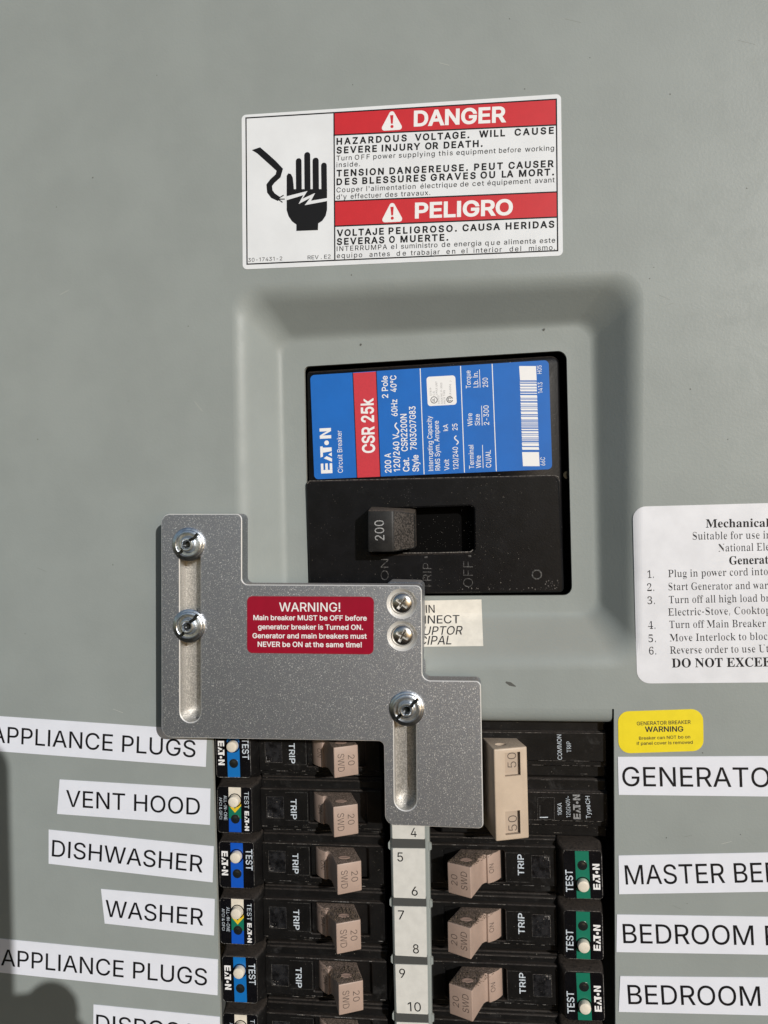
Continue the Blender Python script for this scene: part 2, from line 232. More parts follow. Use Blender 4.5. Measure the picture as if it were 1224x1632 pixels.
    'U': (517, [[60, 509, 60, 173, 66, 124, 85, 80, 114, 43, 154, 15, 203, -2, 259, -8, 315, -2, 363, 15, 403, 43, 433, 80, 451, 124, 457, 173, 457, 509, 393, 509, 393, 178, 389, 144, 377, 113, 357, 87, 331, 68, 298, 56, 259, 52, 220, 56, 187, 68, 160, 87, 141, 113, 128, 144, 124, 178, 124, 509]]),
    'V': (480, [[84, 509, 16, 509, 204, 0, 278, 0, 463, 509, 395, 509, 290, 206, 267, 138, 241, 53, 215, 137, 192, 206]]),
    'W': (686, [[16, 509, 155, 0, 230, 0, 318, 323, 335, 395, 343, 438, 351, 391, 368, 323, 455, 0, 530, 0, 670, 509, 603, 509, 523, 196, 510, 145, 499, 94, 493, 62, 486, 94, 474, 145, 462, 196, 380, 509, 306, 509, 224, 196, 211, 145, 200, 94, 193, 60, 187, 94, 175, 145, 163, 196, 82, 509]]),
    'X': (474, [[18, 0, 91, 0, 182, 129, 206, 166, 225, 196, 237, 218, 250, 195, 268, 165, 292, 129, 382, 0, 456, 0, 275, 263, 446, 509, 374, 509, 298, 400, 272, 361, 252, 329, 238, 302, 223, 329, 204, 361, 178, 400, 104, 509, 29, 509, 200, 261]]),
    'Y': (472, [[91, 509, 16, 509, 203, 208, 203, 0, 268, 0, 268, 208, 455, 509, 381, 509, 280, 344, 251, 293, 237, 260, 222, 292, 192, 344]]),
    'Z': (438, [[214, 57, 152, 57, 114, 55, 134, 81, 169, 129, 397, 462, 397, 509, 40, 509, 40, 452, 223, 452, 285, 452, 324, 454, 306, 431, 273, 385, 42, 46, 42, 0, 399, 0, 399, 57]]),
    'a': (389, [[48, 45, 68, 22, 94, 5, 126, -5, 160, -9, 190, -6, 215, 1, 252, 25, 272, 52, 277, 52, 277, 0, 337, 0, 337, 251, 333, 290, 322, 320, 306, 343, 286, 360, 239, 379, 194, 384, 163, 382, 133, 375, 104, 364, 79, 346, 57, 322, 41, 291, 100, 274, 118, 301, 149, 322, 171, 329, 196, 331, 220, 329, 240, 322, 256, 311, 267, 297, 273, 279, 273, 243, 265, 235, 234, 227, 178, 220, 125, 211, 78, 193, 58, 179, 43, 161, 34, 138, 30, 108, 35, 73], [102, 72, 94, 87, 92, 105, 95, 124, 103, 139, 117, 150, 134, 159, 175, 168, 231, 176, 259, 182, 276, 190, 276, 138, 272, 115, 263, 93, 248, 74, 228, 59, 202, 49, 170, 45, 130, 52, 114, 61]]),
    'b': (424, [[53, 0, 112, 0, 112, 59, 118, 59, 138, 31, 172, 4, 198, -5, 229, -8, 274, -2, 313, 16, 346, 45, 370, 84, 385, 133, 390, 189, 385, 245, 370, 293, 345, 332, 313, 361, 274, 378, 229, 384, 197, 381, 171, 373, 137, 346, 118, 319, 114, 319, 114, 509, 53, 509], [116, 150, 113, 189, 116, 229, 125, 263, 140, 291, 161, 312, 188, 325, 220, 330, 253, 325, 280, 311, 301, 290, 316, 261, 325, 227, 328, 189, 325, 151, 316, 117, 301, 88, 279, 66, 253, 51, 220, 47, 188, 51, 162, 65, 140, 86, 125, 115]]),
    'c': (396, [[34, 187, 40, 133, 56, 85, 82, 46, 117, 16, 159, -2, 207, -8, 261, -1, 306, 21, 341, 56, 354, 78, 363, 102, 304, 117, 292, 89, 271, 66, 243, 52, 207, 46, 173, 51, 145, 66, 124, 89, 108, 117, 99, 151, 96, 187, 99, 224, 108, 258, 124, 287, 145, 310, 173, 325, 207, 330, 242, 325, 270, 311, 290, 289, 303, 262, 362, 277, 340, 322, 305, 356, 260, 377, 207, 384, 159, 378, 117, 360, 82, 330, 56, 291, 40, 243]]),
    'd': (424, [[39, 133, 55, 84, 79, 45, 111, 16, 151, -2, 195, -8, 227, -5, 252, 4, 287, 31, 307, 59, 313, 59, 313, 0, 372, 0, 372, 509, 311, 509, 311, 319, 306, 319, 287, 346, 253, 373, 228, 381, 196, 384, 151, 378, 112, 361, 79, 332, 55, 293, 39, 245, 34, 189], [109, 117, 99, 151, 96, 189, 99, 227, 108, 261, 124, 290, 145, 311, 172, 325, 205, 330, 237, 325, 263, 312, 284, 291, 300, 263, 309, 229, 312, 189, 309, 150, 299, 115, 284, 86, 263, 65, 236, 51, 205, 47, 172, 51, 145, 66, 124, 88]]),
    'e': (404, [[34, 187, 40, 132, 56, 85, 82, 46, 117, 16, 161, -2, 212, -8, 249, -5, 283, 4, 311, 19, 335, 39, 353, 63, 365, 91, 306, 105, 285, 73, 254, 53, 212, 46, 179, 50, 151, 61, 128, 80, 110, 106, 100, 139, 97, 169, 371, 169, 371, 194, 368, 242, 357, 282, 341, 315, 319, 341, 294, 361, 266, 374, 236, 382, 205, 384, 157, 378, 115, 359, 81, 329, 55, 290, 39, 242], [125, 294, 146, 313, 173, 326, 205, 330, 237, 326, 263, 314, 283, 294, 298, 269, 307, 237, 308, 221, 97, 221, 99, 241, 109, 270]]),
    'f': (254, [[142, 0, 142, 327, 228, 327, 228, 379, 142, 379, 142, 419, 145, 443, 154, 460, 171, 470, 195, 474, 215, 472, 227, 468, 243, 521, 222, 527, 187, 530, 161, 527, 135, 519, 113, 505, 96, 486, 84, 461, 81, 432, 81, 379, 6, 379, 6, 327, 81, 327, 81, 0]]),
    'g': (425, [[51, -69, 64, -91, 82, -110, 105, -127, 134, -140, 168, -148, 207, -151, 251, -147, 291, -136, 324, -117, 350, -90, 367, -54, 372, -9, 372, 379, 313, 379, 313, 319, 308, 319, 288, 346, 253, 373, 228, 382, 196, 384, 152, 378, 112, 361, 80, 332, 55, 293, 39, 246, 34, 191, 39, 136, 55, 90, 80, 53, 113, 27, 152, 10, 195, 5, 227, 8, 252, 16, 287, 41, 306, 68, 311, 68, 311, -6, 304, -47, 282, -75, 249, -92, 207, -97, 178, -95, 154, -88, 122, -66, 101, -41], [109, 123, 99, 155, 96, 193, 99, 229, 109, 262, 124, 290, 145, 312, 172, 325, 205, 330, 237, 325, 264, 312, 285, 291, 300, 264, 309, 231, 312, 193, 309, 154, 300, 121, 285, 95, 264, 75, 237, 63, 205, 59, 172, 63, 145, 76, 124, 96]]),
    'h': (410, [[53, 509, 53, 0, 114, 0, 114, 227, 117, 257, 126, 283, 141, 303, 161, 317, 184, 326, 210, 329, 246, 323, 273, 304, 290, 275, 296, 235, 296, 0, 357, 0, 357, 240, 353, 285, 341, 321, 321, 349, 295, 369, 264, 380, 227, 384, 187, 379, 152, 362, 124, 332, 114, 311, 114, 509]]),
    'i': (167, [[54, 455, 67, 446, 84, 443, 100, 446, 114, 455, 123, 468, 126, 483, 123, 499, 114, 512, 100, 521, 84, 524, 67, 521, 54, 512, 44, 499, 41, 483, 44, 468], [53, 379, 53, 0, 114, 0, 114, 379]]),
    'j': (167, [[-10, -143, 4, -143, 37, -139, 65, -129, 86, -113, 102, -90, 111, -63, 114, -30, 114, 379, 53, 379, 53, -29, 50, -54, 40, -72, 25, -83, 2, -87, -10, -87], [44, 468, 53, 455, 67, 446, 83, 443, 100, 446, 114, 455, 123, 468, 126, 483, 123, 499, 114, 512, 100, 521, 83, 524, 67, 521, 53, 512, 44, 499, 41, 483]]),
    'k': (381, [[114, 212, 114, 509, 53, 509, 53, 0, 114, 0, 114, 140, 154, 178, 294, 0, 372, 0, 201, 217, 360, 379, 284, 379, 121, 212]]),
    'l': (189, [[53, 84, 58, 47, 74, 20, 101, 3, 139, -2, 162, -1, 181, 3, 170, 54, 146, 52, 130, 54, 120, 62, 115, 77, 114, 99, 114, 509, 53, 509]]),
    'm': (610, [[132, 346, 118, 323, 112, 308, 112, 379, 53, 379, 53, 0, 114, 0, 114, 238, 117, 266, 126, 289, 140, 307, 158, 320, 178, 328, 199, 330, 229, 326, 253, 311, 269, 288, 274, 260, 274, 0, 335, 0, 335, 247, 338, 270, 345, 290, 358, 307, 374, 320, 395, 328, 419, 330, 447, 326, 473, 313, 490, 289, 496, 254, 496, 0, 557, 0, 557, 255, 553, 296, 541, 328, 522, 354, 497, 372, 468, 383, 437, 386, 407, 383, 381, 375, 357, 361, 337, 343, 322, 321, 317, 307, 309, 331, 287, 361, 257, 380, 219, 386, 195, 384, 172, 376, 151, 363]]),
    'n': (410, [[114, 0, 114, 227, 117, 257, 126, 283, 141, 303, 161, 317, 184, 326, 210, 329, 246, 323, 273, 304, 290, 275, 296, 235, 296, 0, 357, 0, 357, 240, 353, 285, 341, 321, 321, 349, 295, 369, 264, 380, 227, 384, 187, 379, 152, 362, 124, 332, 112, 308, 112, 379, 53, 379, 53, 0]]),
    'o': (415, [[40, 133, 56, 85, 82, 46, 117, 16, 159, -2, 207, -8, 256, -2, 299, 16, 333, 46, 359, 85, 376, 133, 381, 187, 376, 243, 359, 291, 333, 330, 299, 360, 256, 378, 207, 384, 159, 378, 117, 360, 82, 330, 56, 291, 40, 243, 34, 187], [108, 117, 99, 151, 96, 187, 99, 224, 108, 258, 124, 287, 145, 310, 173, 325, 207, 330, 242, 325, 270, 310, 292, 287, 307, 258, 316, 224, 319, 187, 316, 151, 307, 117, 292, 89, 270, 66, 242, 51, 207, 46, 173, 51, 145, 66, 124, 89]]),
    'p': (424, [[112, 319, 112, 379, 53, 379, 53, -143, 114, -143, 114, 59, 118, 59, 138, 31, 173, 4, 198, -5, 229, -8, 274, -2, 313, 16, 346, 45, 370, 84, 385, 133, 390, 189, 385, 245, 370, 293, 345, 332, 313, 361, 274, 378, 229, 384, 197, 381, 171, 373, 137, 346, 118, 319], [116, 150, 113, 189, 116, 229, 125, 263, 140, 291, 161, 312, 188, 325, 220, 330, 253, 325, 280, 311, 301, 290, 316, 261, 325, 227, 328, 189, 325, 151, 316, 117, 301, 88, 279, 66, 253, 51, 220, 47, 188, 51, 162, 65, 140, 86, 125, 115]]),
    'q': (424, [[39, 133, 55, 84, 79, 45, 111, 16, 151, -2, 195, -8, 227, -5, 252, 4, 287, 31, 306, 59, 311, 59, 311, -143, 372, -143, 372, 379, 313, 379, 313, 319, 307, 319, 287, 346, 253, 373, 228, 381, 196, 384, 151, 378, 112, 361, 79, 332, 55, 293, 39, 245, 34, 189], [109, 117, 99, 151, 96, 189, 99, 227, 108, 261, 124, 290, 145, 311, 172, 325, 205, 330, 237, 325, 263, 312, 284, 291, 300, 263, 309, 229, 312, 189, 309, 150, 299, 115, 284, 86, 263, 65, 236, 51, 205, 47, 172, 51, 145, 66, 124, 88]]),
    'r': (259, [[112, 321, 112, 379, 53, 379, 53, 0, 114, 0, 114, 237, 117, 262, 126, 284, 140, 301, 159, 315, 182, 323, 207, 326, 230, 324, 243, 322, 243, 384, 213, 385, 181, 380, 152, 367, 130, 347, 115, 321]]),
    's': (365, [[62, 38, 84, 18, 112, 3, 145, -5, 182, -8, 223, -5, 260, 6, 290, 24, 312, 47, 326, 75, 331, 107, 325, 142, 306, 171, 275, 194, 229, 209, 172, 223, 144, 232, 124, 243, 112, 258, 109, 277, 114, 299, 131, 317, 156, 329, 187, 333, 219, 328, 243, 316, 258, 298, 268, 277, 324, 290, 314, 316, 299, 339, 279, 358, 254, 372, 223, 381, 187, 384, 149, 381, 115, 370, 87, 354, 65, 332, 51, 305, 47, 274, 53, 237, 72, 208, 104, 186, 149, 170, 212, 155, 237, 147, 254, 136, 265, 121, 268, 103, 262, 81, 244, 62, 217, 50, 181, 45, 150, 49, 124, 60, 105, 79, 94, 107, 36, 94, 45, 63]]),
    't': (227, [[65, 93, 72, 52, 92, 21, 125, 2, 168, -4, 192, -3, 213, 2, 202, 54, 170, 50, 150, 53, 136, 61, 128, 76, 126, 98, 126, 327, 204, 327, 204, 379, 126, 379, 126, 471, 65, 471, 65, 379, 6, 379, 6, 327, 65, 327]]),
    'u': (410, [[53, 139, 57, 95, 69, 59, 89, 31, 115, 11, 146, -1, 182, -5, 222, 0, 257, 17, 286, 47, 298, 72, 298, 0, 357, 0, 357, 379, 296, 379, 296, 153, 293, 122, 283, 97, 268, 77, 249, 62, 226, 53, 200, 50, 164, 56, 137, 75, 119, 105, 114, 144, 114, 379, 53, 379]]),
    'v': (389, [[187, 87, 165, 155, 84, 379, 17, 379, 163, 0, 226, 0, 371, 379, 305, 379, 224, 155, 203, 87, 195, 59]]),
    'w': (567, [[87, 379, 23, 379, 138, 0, 199, 0, 248, 172, 263, 225, 284, 309, 305, 225, 319, 172, 368, 0, 429, 0, 545, 379, 480, 379, 434, 214, 413, 135, 397, 66, 382, 136, 362, 214, 316, 379, 252, 379, 206, 214, 186, 135, 170, 64, 154, 137, 133, 214]]),
    'x': (379, [[21, 0, 91, 0, 148, 85, 178, 136, 189, 154, 231, 85, 287, 0, 358, 0, 224, 192, 352, 379, 282, 379, 233, 306, 202, 253, 191, 233, 147, 306, 100, 379, 29, 379, 155, 194]]),
    'y': (389, [[47, -139, 65, -143, 91, -145, 117, -143, 139, -136, 159, -124, 177, -107, 204, -58, 371, 379, 305, 379, 224, 155, 202, 87, 195, 59, 187, 87, 165, 155, 84, 379, 17, 379, 163, -1, 151, -36, 141, -58, 130, -74, 118, -84, 104, -89, 71, -87, 61, -86]]),
    'z': (380, [[42, 46, 42, 0, 339, 0, 339, 56, 126, 56, 126, 60, 333, 331, 333, 379, 48, 379, 48, 323, 254, 323, 254, 320]]),
    '~': (453, [[55, 188, 52, 150, 108, 150, 111, 178, 121, 196, 136, 207, 154, 210, 177, 204, 207, 182, 254, 148, 276, 139, 301, 137, 326, 139, 349, 148, 370, 163, 386, 185, 397, 215, 400, 253, 344, 253, 341, 226, 332, 207, 318, 196, 299, 192, 275, 198, 246, 221, 197, 256, 175, 264, 151, 266, 127, 263, 103, 255, 82, 240, 66, 218]]),
    '&': (448, [[54, 62, 78, 34, 110, 12, 150, -2, 197, -7, 234, -3, 271, 7, 305, 23, 328, 43, 364, 0, 438, 0, 366, 87, 371, 92, 397, 144, 405, 180, 408, 224, 349, 224, 346, 186, 336, 151, 327, 134, 219, 266, 256, 293, 291, 325, 315, 362, 324, 404, 320, 433, 308, 459, 290, 482, 266, 499, 235, 510, 200, 513, 165, 510, 134, 499, 109, 481, 91, 458, 79, 430, 75, 398, 78, 370, 87, 344, 121, 293, 135, 275, 85, 235, 63, 213, 47, 189, 37, 163, 34, 133, 39, 96], [109, 87, 100, 108, 97, 131, 100, 154, 110, 174, 128, 195, 154, 217, 172, 231, 292, 87, 278, 75, 251, 59, 223, 50, 193, 46, 166, 49, 143, 57, 124, 70], [169, 327, 145, 363, 137, 399, 139, 416, 145, 431, 168, 453, 201, 461, 226, 457, 245, 445, 258, 427, 262, 405, 255, 375, 237, 352, 216, 335, 182, 310]]),
    '°': (316, [[47, 367, 59, 340, 77, 316, 101, 298, 128, 287, 158, 283, 188, 287, 216, 298, 239, 316, 257, 340, 269, 367, 273, 397, 269, 428, 257, 455, 239, 479, 216, 497, 188, 509, 158, 513, 128, 509, 101, 497, 77, 479, 59, 455, 47, 428, 43, 397], [97, 381, 95, 397, 97, 414, 103, 430, 126, 453, 141, 459, 158, 462, 175, 459, 190, 453, 213, 430, 220, 414, 222, 397, 220, 381, 213, 366, 190, 343, 175, 336, 158, 334, 141, 336, 126, 343, 103, 366]]),
    'é': (404, [[34, 187, 40, 132, 56, 85, 82, 46, 117, 16, 161, -2, 212, -8, 249, -5, 283, 4, 311, 19, 335, 39, 353, 63, 365, 91, 306, 105, 285, 73, 254, 53, 212, 46, 179, 50, 151, 61, 128, 80, 110, 106, 100, 139, 97, 169, 371, 169, 371, 194, 368, 242, 357, 282, 341, 315, 319, 341, 294, 361, 266, 374, 236, 382, 205, 384, 157, 378, 115, 359, 81, 329, 55, 290, 39, 242], [99, 241, 109, 270, 125, 294, 146, 313, 173, 326, 205, 330, 237, 326, 263, 314, 283, 294, 298, 269, 307, 237, 308, 221, 97, 221], [227, 429, 293, 529, 225, 529, 177, 429]]),
    'ê': (404, [[34, 187, 40, 132, 56, 85, 82, 46, 117, 16, 161, -2, 212, -8, 249, -5, 283, 4, 311, 19, 335, 39, 353, 63, 365, 91, 306, 105, 285, 73, 254, 53, 212, 46, 179, 50, 151, 61, 128, 80, 110, 106, 100, 139, 97, 169, 371, 169, 371, 194, 368, 242, 357, 282, 341, 315, 319, 341, 294, 361, 266, 374, 236, 382, 205, 384, 157, 378, 115, 359, 81, 329, 55, 290, 39, 242], [125, 294, 146, 313, 173, 326, 205, 330, 237, 326, 263, 314, 283, 294, 298, 269, 307, 237, 308, 221, 97, 221, 99, 241, 109, 270], [155, 435, 204, 495, 252, 435, 313, 435, 313, 438, 233, 529, 175, 529, 95, 438, 95, 435]]),
}
SERIF = {
    ' ': (175, []),
    ',': (180, [[47, -3, 28, -87, 71, -87, 104, -8, 129, 71, 124, 78, 61, 78]]),
    '-': (216, [[27, 206, 27, 154, 189, 154, 189, 206]]),
    '.': (180, [[51, 15, 60, 1, 74, -7, 89, -9, 106, -7, 119, 1, 129, 15, 132, 36, 129, 57, 119, 71, 106, 79, 89, 81, 74, 79, 60, 71, 51, 57, 48, 36]]),
    '1': (375, [[67, 346, 87, 351, 108, 365, 154, 416, 154, 79, 152, 58, 146, 45, 135, 38, 120, 36, 65, 36, 65, 0, 343, 0, 343, 36, 288, 36, 271, 38, 261, 47, 254, 79, 254, 482, 179, 482, 132, 447, 74, 412, 28, 396, 31, 375, 40, 359, 52, 349]]),
    '2': (375, [[24, 69, 24, 0, 341, 0, 345, 141, 305, 141, 300, 120, 292, 101, 279, 86, 263, 77, 244, 74, 87, 74, 154, 138, 238, 220, 291, 281, 319, 329, 328, 375, 318, 421, 288, 456, 240, 479, 174, 486, 129, 483, 92, 474, 63, 459, 43, 441, 30, 419, 26, 396, 32, 365, 50, 344, 77, 333, 112, 329, 116, 380, 126, 416, 145, 438, 174, 445, 196, 441, 212, 427, 223, 405, 226, 371, 224, 338, 218, 307, 206, 277, 187, 245, 123, 171]]),
    '3': (375, [[82, 89, 76, 126, 54, 123, 36, 113, 23, 96, 19, 74, 23, 54, 34, 35, 53, 18, 81, 5, 117, -4, 163, -7, 230, 1, 261, 10, 288, 25, 312, 44, 329, 70, 341, 101, 345, 138, 340, 174, 326, 201, 305, 222, 279, 238, 225, 256, 265, 275, 298, 301, 320, 335, 328, 377, 317, 423, 286, 458, 237, 479, 173, 486, 108, 480, 62, 461, 34, 434, 24, 401, 30, 374, 47, 356, 75, 345, 111, 341, 116, 391, 122, 413, 133, 430, 148, 441, 169, 445, 193, 440, 211, 424, 221, 400, 225, 367, 220, 327, 204, 296, 178, 275, 140, 269, 95, 269, 95, 227, 137, 227, 181, 221, 214, 202, 234, 174, 241, 139, 238, 105, 230, 79, 216, 61, 199, 49, 180, 42, 158, 40, 125, 46, 99, 62]]),
    '4': (375, [[9, 166, 9, 125, 195, 125, 195, 84, 191, 58, 179, 44, 161, 38, 140, 36, 121, 36, 121, 0, 357, 0, 357, 36, 327, 38, 309, 44, 297, 58, 293, 84, 293, 125, 363, 125, 363, 169, 293, 169, 293, 480, 199, 480], [56, 169, 158, 338, 189, 394, 199, 416, 196, 351, 195, 287, 195, 169]]),
    '5': (375, [[119, -4, 165, -7, 226, 1, 255, 12, 282, 27, 306, 48, 324, 75, 336, 108, 340, 148, 328, 211, 293, 256, 238, 282, 168, 291, 126, 288, 94, 281, 105, 406, 244, 406, 258, 404, 267, 399, 275, 380, 281, 357, 319, 357, 316, 480, 62, 480, 40, 247, 71, 235, 103, 243, 146, 247, 184, 241, 213, 223, 231, 192, 237, 148, 234, 111, 226, 83, 212, 63, 195, 50, 176, 43, 154, 40, 130, 43, 111, 52, 97, 66, 88, 83, 81, 121, 59, 118, 42, 109, 31, 95, 27, 75, 30, 54, 40, 35, 58, 18, 84, 5]]),
    '6': (375, [[35, 151, 51, 93, 76, 49, 109, 18, 150, -1, 197, -7, 264, 5, 313, 38, 342, 90, 352, 155, 343, 214, 315, 258, 273, 285, 218, 294, 186, 292, 161, 286, 125, 269, 134, 345, 152, 401, 180, 435, 216, 447, 232, 443, 243, 434, 256, 400, 260, 360, 298, 364, 322, 376, 336, 393, 340, 412, 338, 431, 329, 449, 313, 464, 291, 476, 261, 484, 222, 486, 176, 481, 137, 466, 104, 441, 77, 409, 57, 370, 42, 325, 33, 275, 30, 222], [131, 138, 125, 221, 154, 243, 174, 251, 193, 253, 219, 247, 238, 228, 250, 196, 255, 148, 251, 98, 239, 64, 222, 44, 199, 38, 170, 48, 147, 81]]),
    ':': (180, [[51, 15, 60, 1, 74, -7, 89, -9, 106, -7, 119, 1, 129, 15, 132, 36, 129, 57, 119, 71, 106, 79, 89, 81, 74, 79, 60, 71, 51, 57, 48, 36], [60, 289, 74, 281, 89, 278, 106, 281, 119, 289, 129, 303, 132, 324, 129, 345, 119, 359, 106, 367, 89, 369, 74, 367, 60, 359, 51, 345, 48, 324, 51, 303]]),
    'B': (443, [[45, 22, 16, 17, 16, 0, 238, 0, 314, 9, 371, 35, 407, 76, 418, 132, 404, 185, 360, 223, 287, 247, 348, 268, 384, 302, 396, 351, 385, 396, 352, 429, 297, 449, 220, 455, 15, 455, 15, 439, 51, 433, 62, 425, 69, 412, 75, 369, 75, 82, 72, 51, 62, 32], [188, 252, 182, 252, 182, 391, 188, 425, 198, 432, 216, 434, 248, 428, 269, 412, 281, 385, 285, 345, 279, 301, 263, 272, 234, 257], [182, 231, 197, 231, 245, 225, 277, 208, 295, 176, 301, 128, 296, 81, 283, 49, 259, 30, 222, 24, 202, 26, 190, 33, 184, 46, 182, 65]]),
    'C': (468, [[26, 228, 34, 162, 56, 104, 91, 56, 137, 20, 193, -3, 257, -11, 332, 0, 395, 33, 447, 89, 428, 106, 395, 71, 358, 45, 318, 29, 278, 24, 219, 36, 177, 74, 152, 138, 144, 226, 151, 321, 174, 389, 212, 430, 265, 443, 313, 434, 356, 407, 392, 364, 420, 308, 437, 308, 437, 465, 419, 465, 408, 443, 388, 435, 367, 440, 309, 459, 259, 465, 195, 458, 139, 435, 92, 399, 56, 351, 34, 294]]),
    'D': (496, [[63, 30, 47, 21, 20, 17, 20, 0, 228, 0, 315, 9, 382, 36, 430, 82, 459, 146, 468, 228, 452, 325, 405, 396, 328, 441, 222, 455, 15, 455, 15, 439, 43, 435, 61, 426, 71, 407, 74, 374, 74, 75, 71, 46], [182, 72, 182, 385, 184, 409, 190, 423, 202, 431, 223, 433, 279, 420, 319, 382, 343, 318, 351, 229, 343, 139, 319, 75, 279, 37, 222, 24, 202, 27, 190, 34, 184, 48]]),
    'E': (442, [[14, 17, 14, 0, 402, 0, 430, 143, 411, 143, 393, 105, 371, 75, 345, 53, 313, 39, 276, 30, 230, 28, 206, 29, 192, 35, 185, 47, 183, 67, 183, 222, 216, 220, 241, 213, 259, 201, 273, 181, 282, 154, 287, 118, 304, 118, 304, 345, 288, 345, 277, 300, 259, 269, 232, 252, 193, 246, 183, 246, 183, 388, 186, 417, 191, 424, 200, 428, 232, 430, 295, 424, 340, 406, 369, 373, 383, 320, 399, 320, 399, 455, 16, 455, 16, 439, 44, 435, 62, 425, 72, 405, 75, 369, 75, 78, 72, 48, 62, 30, 44, 20]]),
    'G': (508, [[57, 103, 93, 55, 141, 19, 200, -3, 268, -10, 357, 0, 446, 29, 446, 128, 449, 155, 457, 171, 473, 179, 500, 182, 500, 198, 275, 198, 275, 182, 309, 179, 329, 170, 339, 154, 343, 128, 343, 71, 339, 45, 328, 27, 308, 16, 275, 13, 221, 26, 180, 67, 154, 135, 146, 228, 153, 322, 176, 389, 214, 430, 267, 443, 299, 439, 329, 426, 357, 406, 382, 379, 403, 346, 420, 308, 437, 308, 437, 465, 419, 465, 406, 443, 388, 436, 369, 441, 311, 459, 257, 465, 195, 458, 139, 435, 93, 399, 57, 352, 35, 295, 28, 229, 35, 161]]),
    'I': (261, [[13, 17, 13, 0, 246, 0, 246, 17, 206, 26, 194, 34, 187, 44, 183, 77, 183, 387, 186, 412, 196, 427, 214, 435, 244, 439, 244, 455, 13, 455, 13, 439, 45, 435, 63, 427, 72, 412, 75, 387, 75, 75, 72, 49, 61, 32, 42, 23]]),
    'M': (634, [[14, 17, 14, 0, 169, 0, 169, 17, 139, 20, 120, 30, 109, 48, 105, 80, 105, 389, 270, 0, 288, 0, 455, 399, 455, 83, 450, 44, 443, 32, 433, 25, 396, 17, 396, 0, 617, 0, 617, 17, 582, 23, 571, 31, 565, 43, 560, 85, 560, 378, 563, 405, 573, 423, 590, 433, 617, 439, 617, 455, 449, 455, 317, 142, 185, 455, 15, 455, 15, 439, 53, 432, 64, 426, 71, 416, 75, 382, 75, 79, 72, 50, 61, 32, 43, 22]]),
    'N': (494, [[18, 17, 18, 0, 167, 0, 167, 17, 136, 21, 119, 31, 110, 49, 107, 79, 107, 350, 403, -11, 422, -11, 422, 377, 425, 407, 433, 425, 450, 434, 480, 439, 480, 455, 331, 455, 331, 439, 369, 431, 379, 425, 386, 414, 391, 377, 391, 169, 156, 455, 18, 455, 18, 439, 36, 433, 76, 388, 76, 79, 71, 41, 65, 30, 54, 23]]),
    'O': (525, [[28, 228, 32, 179, 45, 134, 66, 93, 94, 58, 129, 29, 169, 7, 213, -6, 261, -11, 310, -6, 355, 7, 395, 29, 430, 58, 459, 93, 481, 134, 494, 179, 498, 228, 494, 277, 481, 323, 459, 364, 431, 399, 397, 427, 357, 448, 313, 462, 265, 466, 216, 462, 170, 448, 130, 426, 95, 397, 66, 362, 45, 321, 32, 276], [210, 430, 260, 443, 310, 430, 348, 389, 371, 321, 379, 228, 372, 133, 351, 66, 315, 26, 265, 12, 215, 26, 177, 67, 153, 135, 145, 228, 152, 322, 174, 389]]),
    'P': (418, [[16, 455, 16, 439, 44, 434, 62, 424, 71, 406, 75, 379, 75, 81, 72, 50, 62, 32, 45, 22, 15, 17, 15, 0, 242, 0, 242, 17, 212, 22, 194, 32, 185, 50, 182, 81, 182, 206, 242, 206, 314, 214, 367, 240, 398, 280, 409, 332, 404, 367, 390, 398, 366, 422, 336, 440, 287, 452, 214, 455], [182, 230, 182, 398, 184, 414, 189, 424, 199, 429, 216, 431, 252, 425, 275, 406, 288, 375, 292, 329, 287, 283, 272, 253, 244, 235, 201, 230]]),
    'R': (473, [[15, 17, 15, 0, 242, 0, 242, 17, 212, 22, 194, 32, 185, 50, 182, 81, 182, 212, 201, 212, 338, 0, 480, 0, 480, 17, 463, 19, 452, 26, 432, 50, 315, 224, 372, 248, 406, 285, 417, 334, 405, 388, 367, 426, 305, 448, 217, 455, 16, 455, 16, 439, 44, 434, 62, 424, 71, 406, 75, 379, 75, 81, 72, 50, 62, 32, 45, 22], [203, 234, 182, 234, 182, 385, 184, 409, 190, 422, 202, 429, 224, 431, 268, 421, 295, 389, 304, 336, 298, 290, 280, 258, 249, 240]]),
    'S': (390, [[69, 7, 85, 12, 98, 9, 126, 1, 158, -8, 192, -10, 240, -6, 281, 8, 314, 29, 339, 58, 354, 93, 359, 133, 357, 162, 350, 188, 337, 211, 317, 233, 290, 253, 253, 273, 189, 303, 159, 319, 137, 336, 124, 356, 120, 380, 125, 406, 140, 426, 163, 440, 194, 445, 222, 441, 248, 429, 272, 410, 293, 385, 310, 354, 322, 319, 339, 319, 339, 466, 320, 466, 313, 450, 300, 445, 229, 461, 185, 466, 148, 462, 115, 449, 88, 429, 67, 403, 54, 370, 50, 332, 56, 289, 77, 253, 112, 221, 163, 191, 225, 160, 265, 129, 279, 89, 273, 60, 257, 36, 231, 20, 197, 15, 149, 24, 111, 50, 83, 94, 62, 158, 43, 158, 43, -11, 61, -11]]),
    'T': (423, [[11, 318, 29, 318, 41, 367, 65, 403, 102, 426, 149, 433, 156, 433, 156, 81, 152, 50, 142, 31, 123, 21, 92, 17, 92, 0, 328, 0, 328, 17, 296, 21, 276, 30, 267, 49, 263, 81, 263, 433, 269, 433, 333, 420, 375, 382, 394, 317, 410, 317, 410, 455, 11, 455]]),
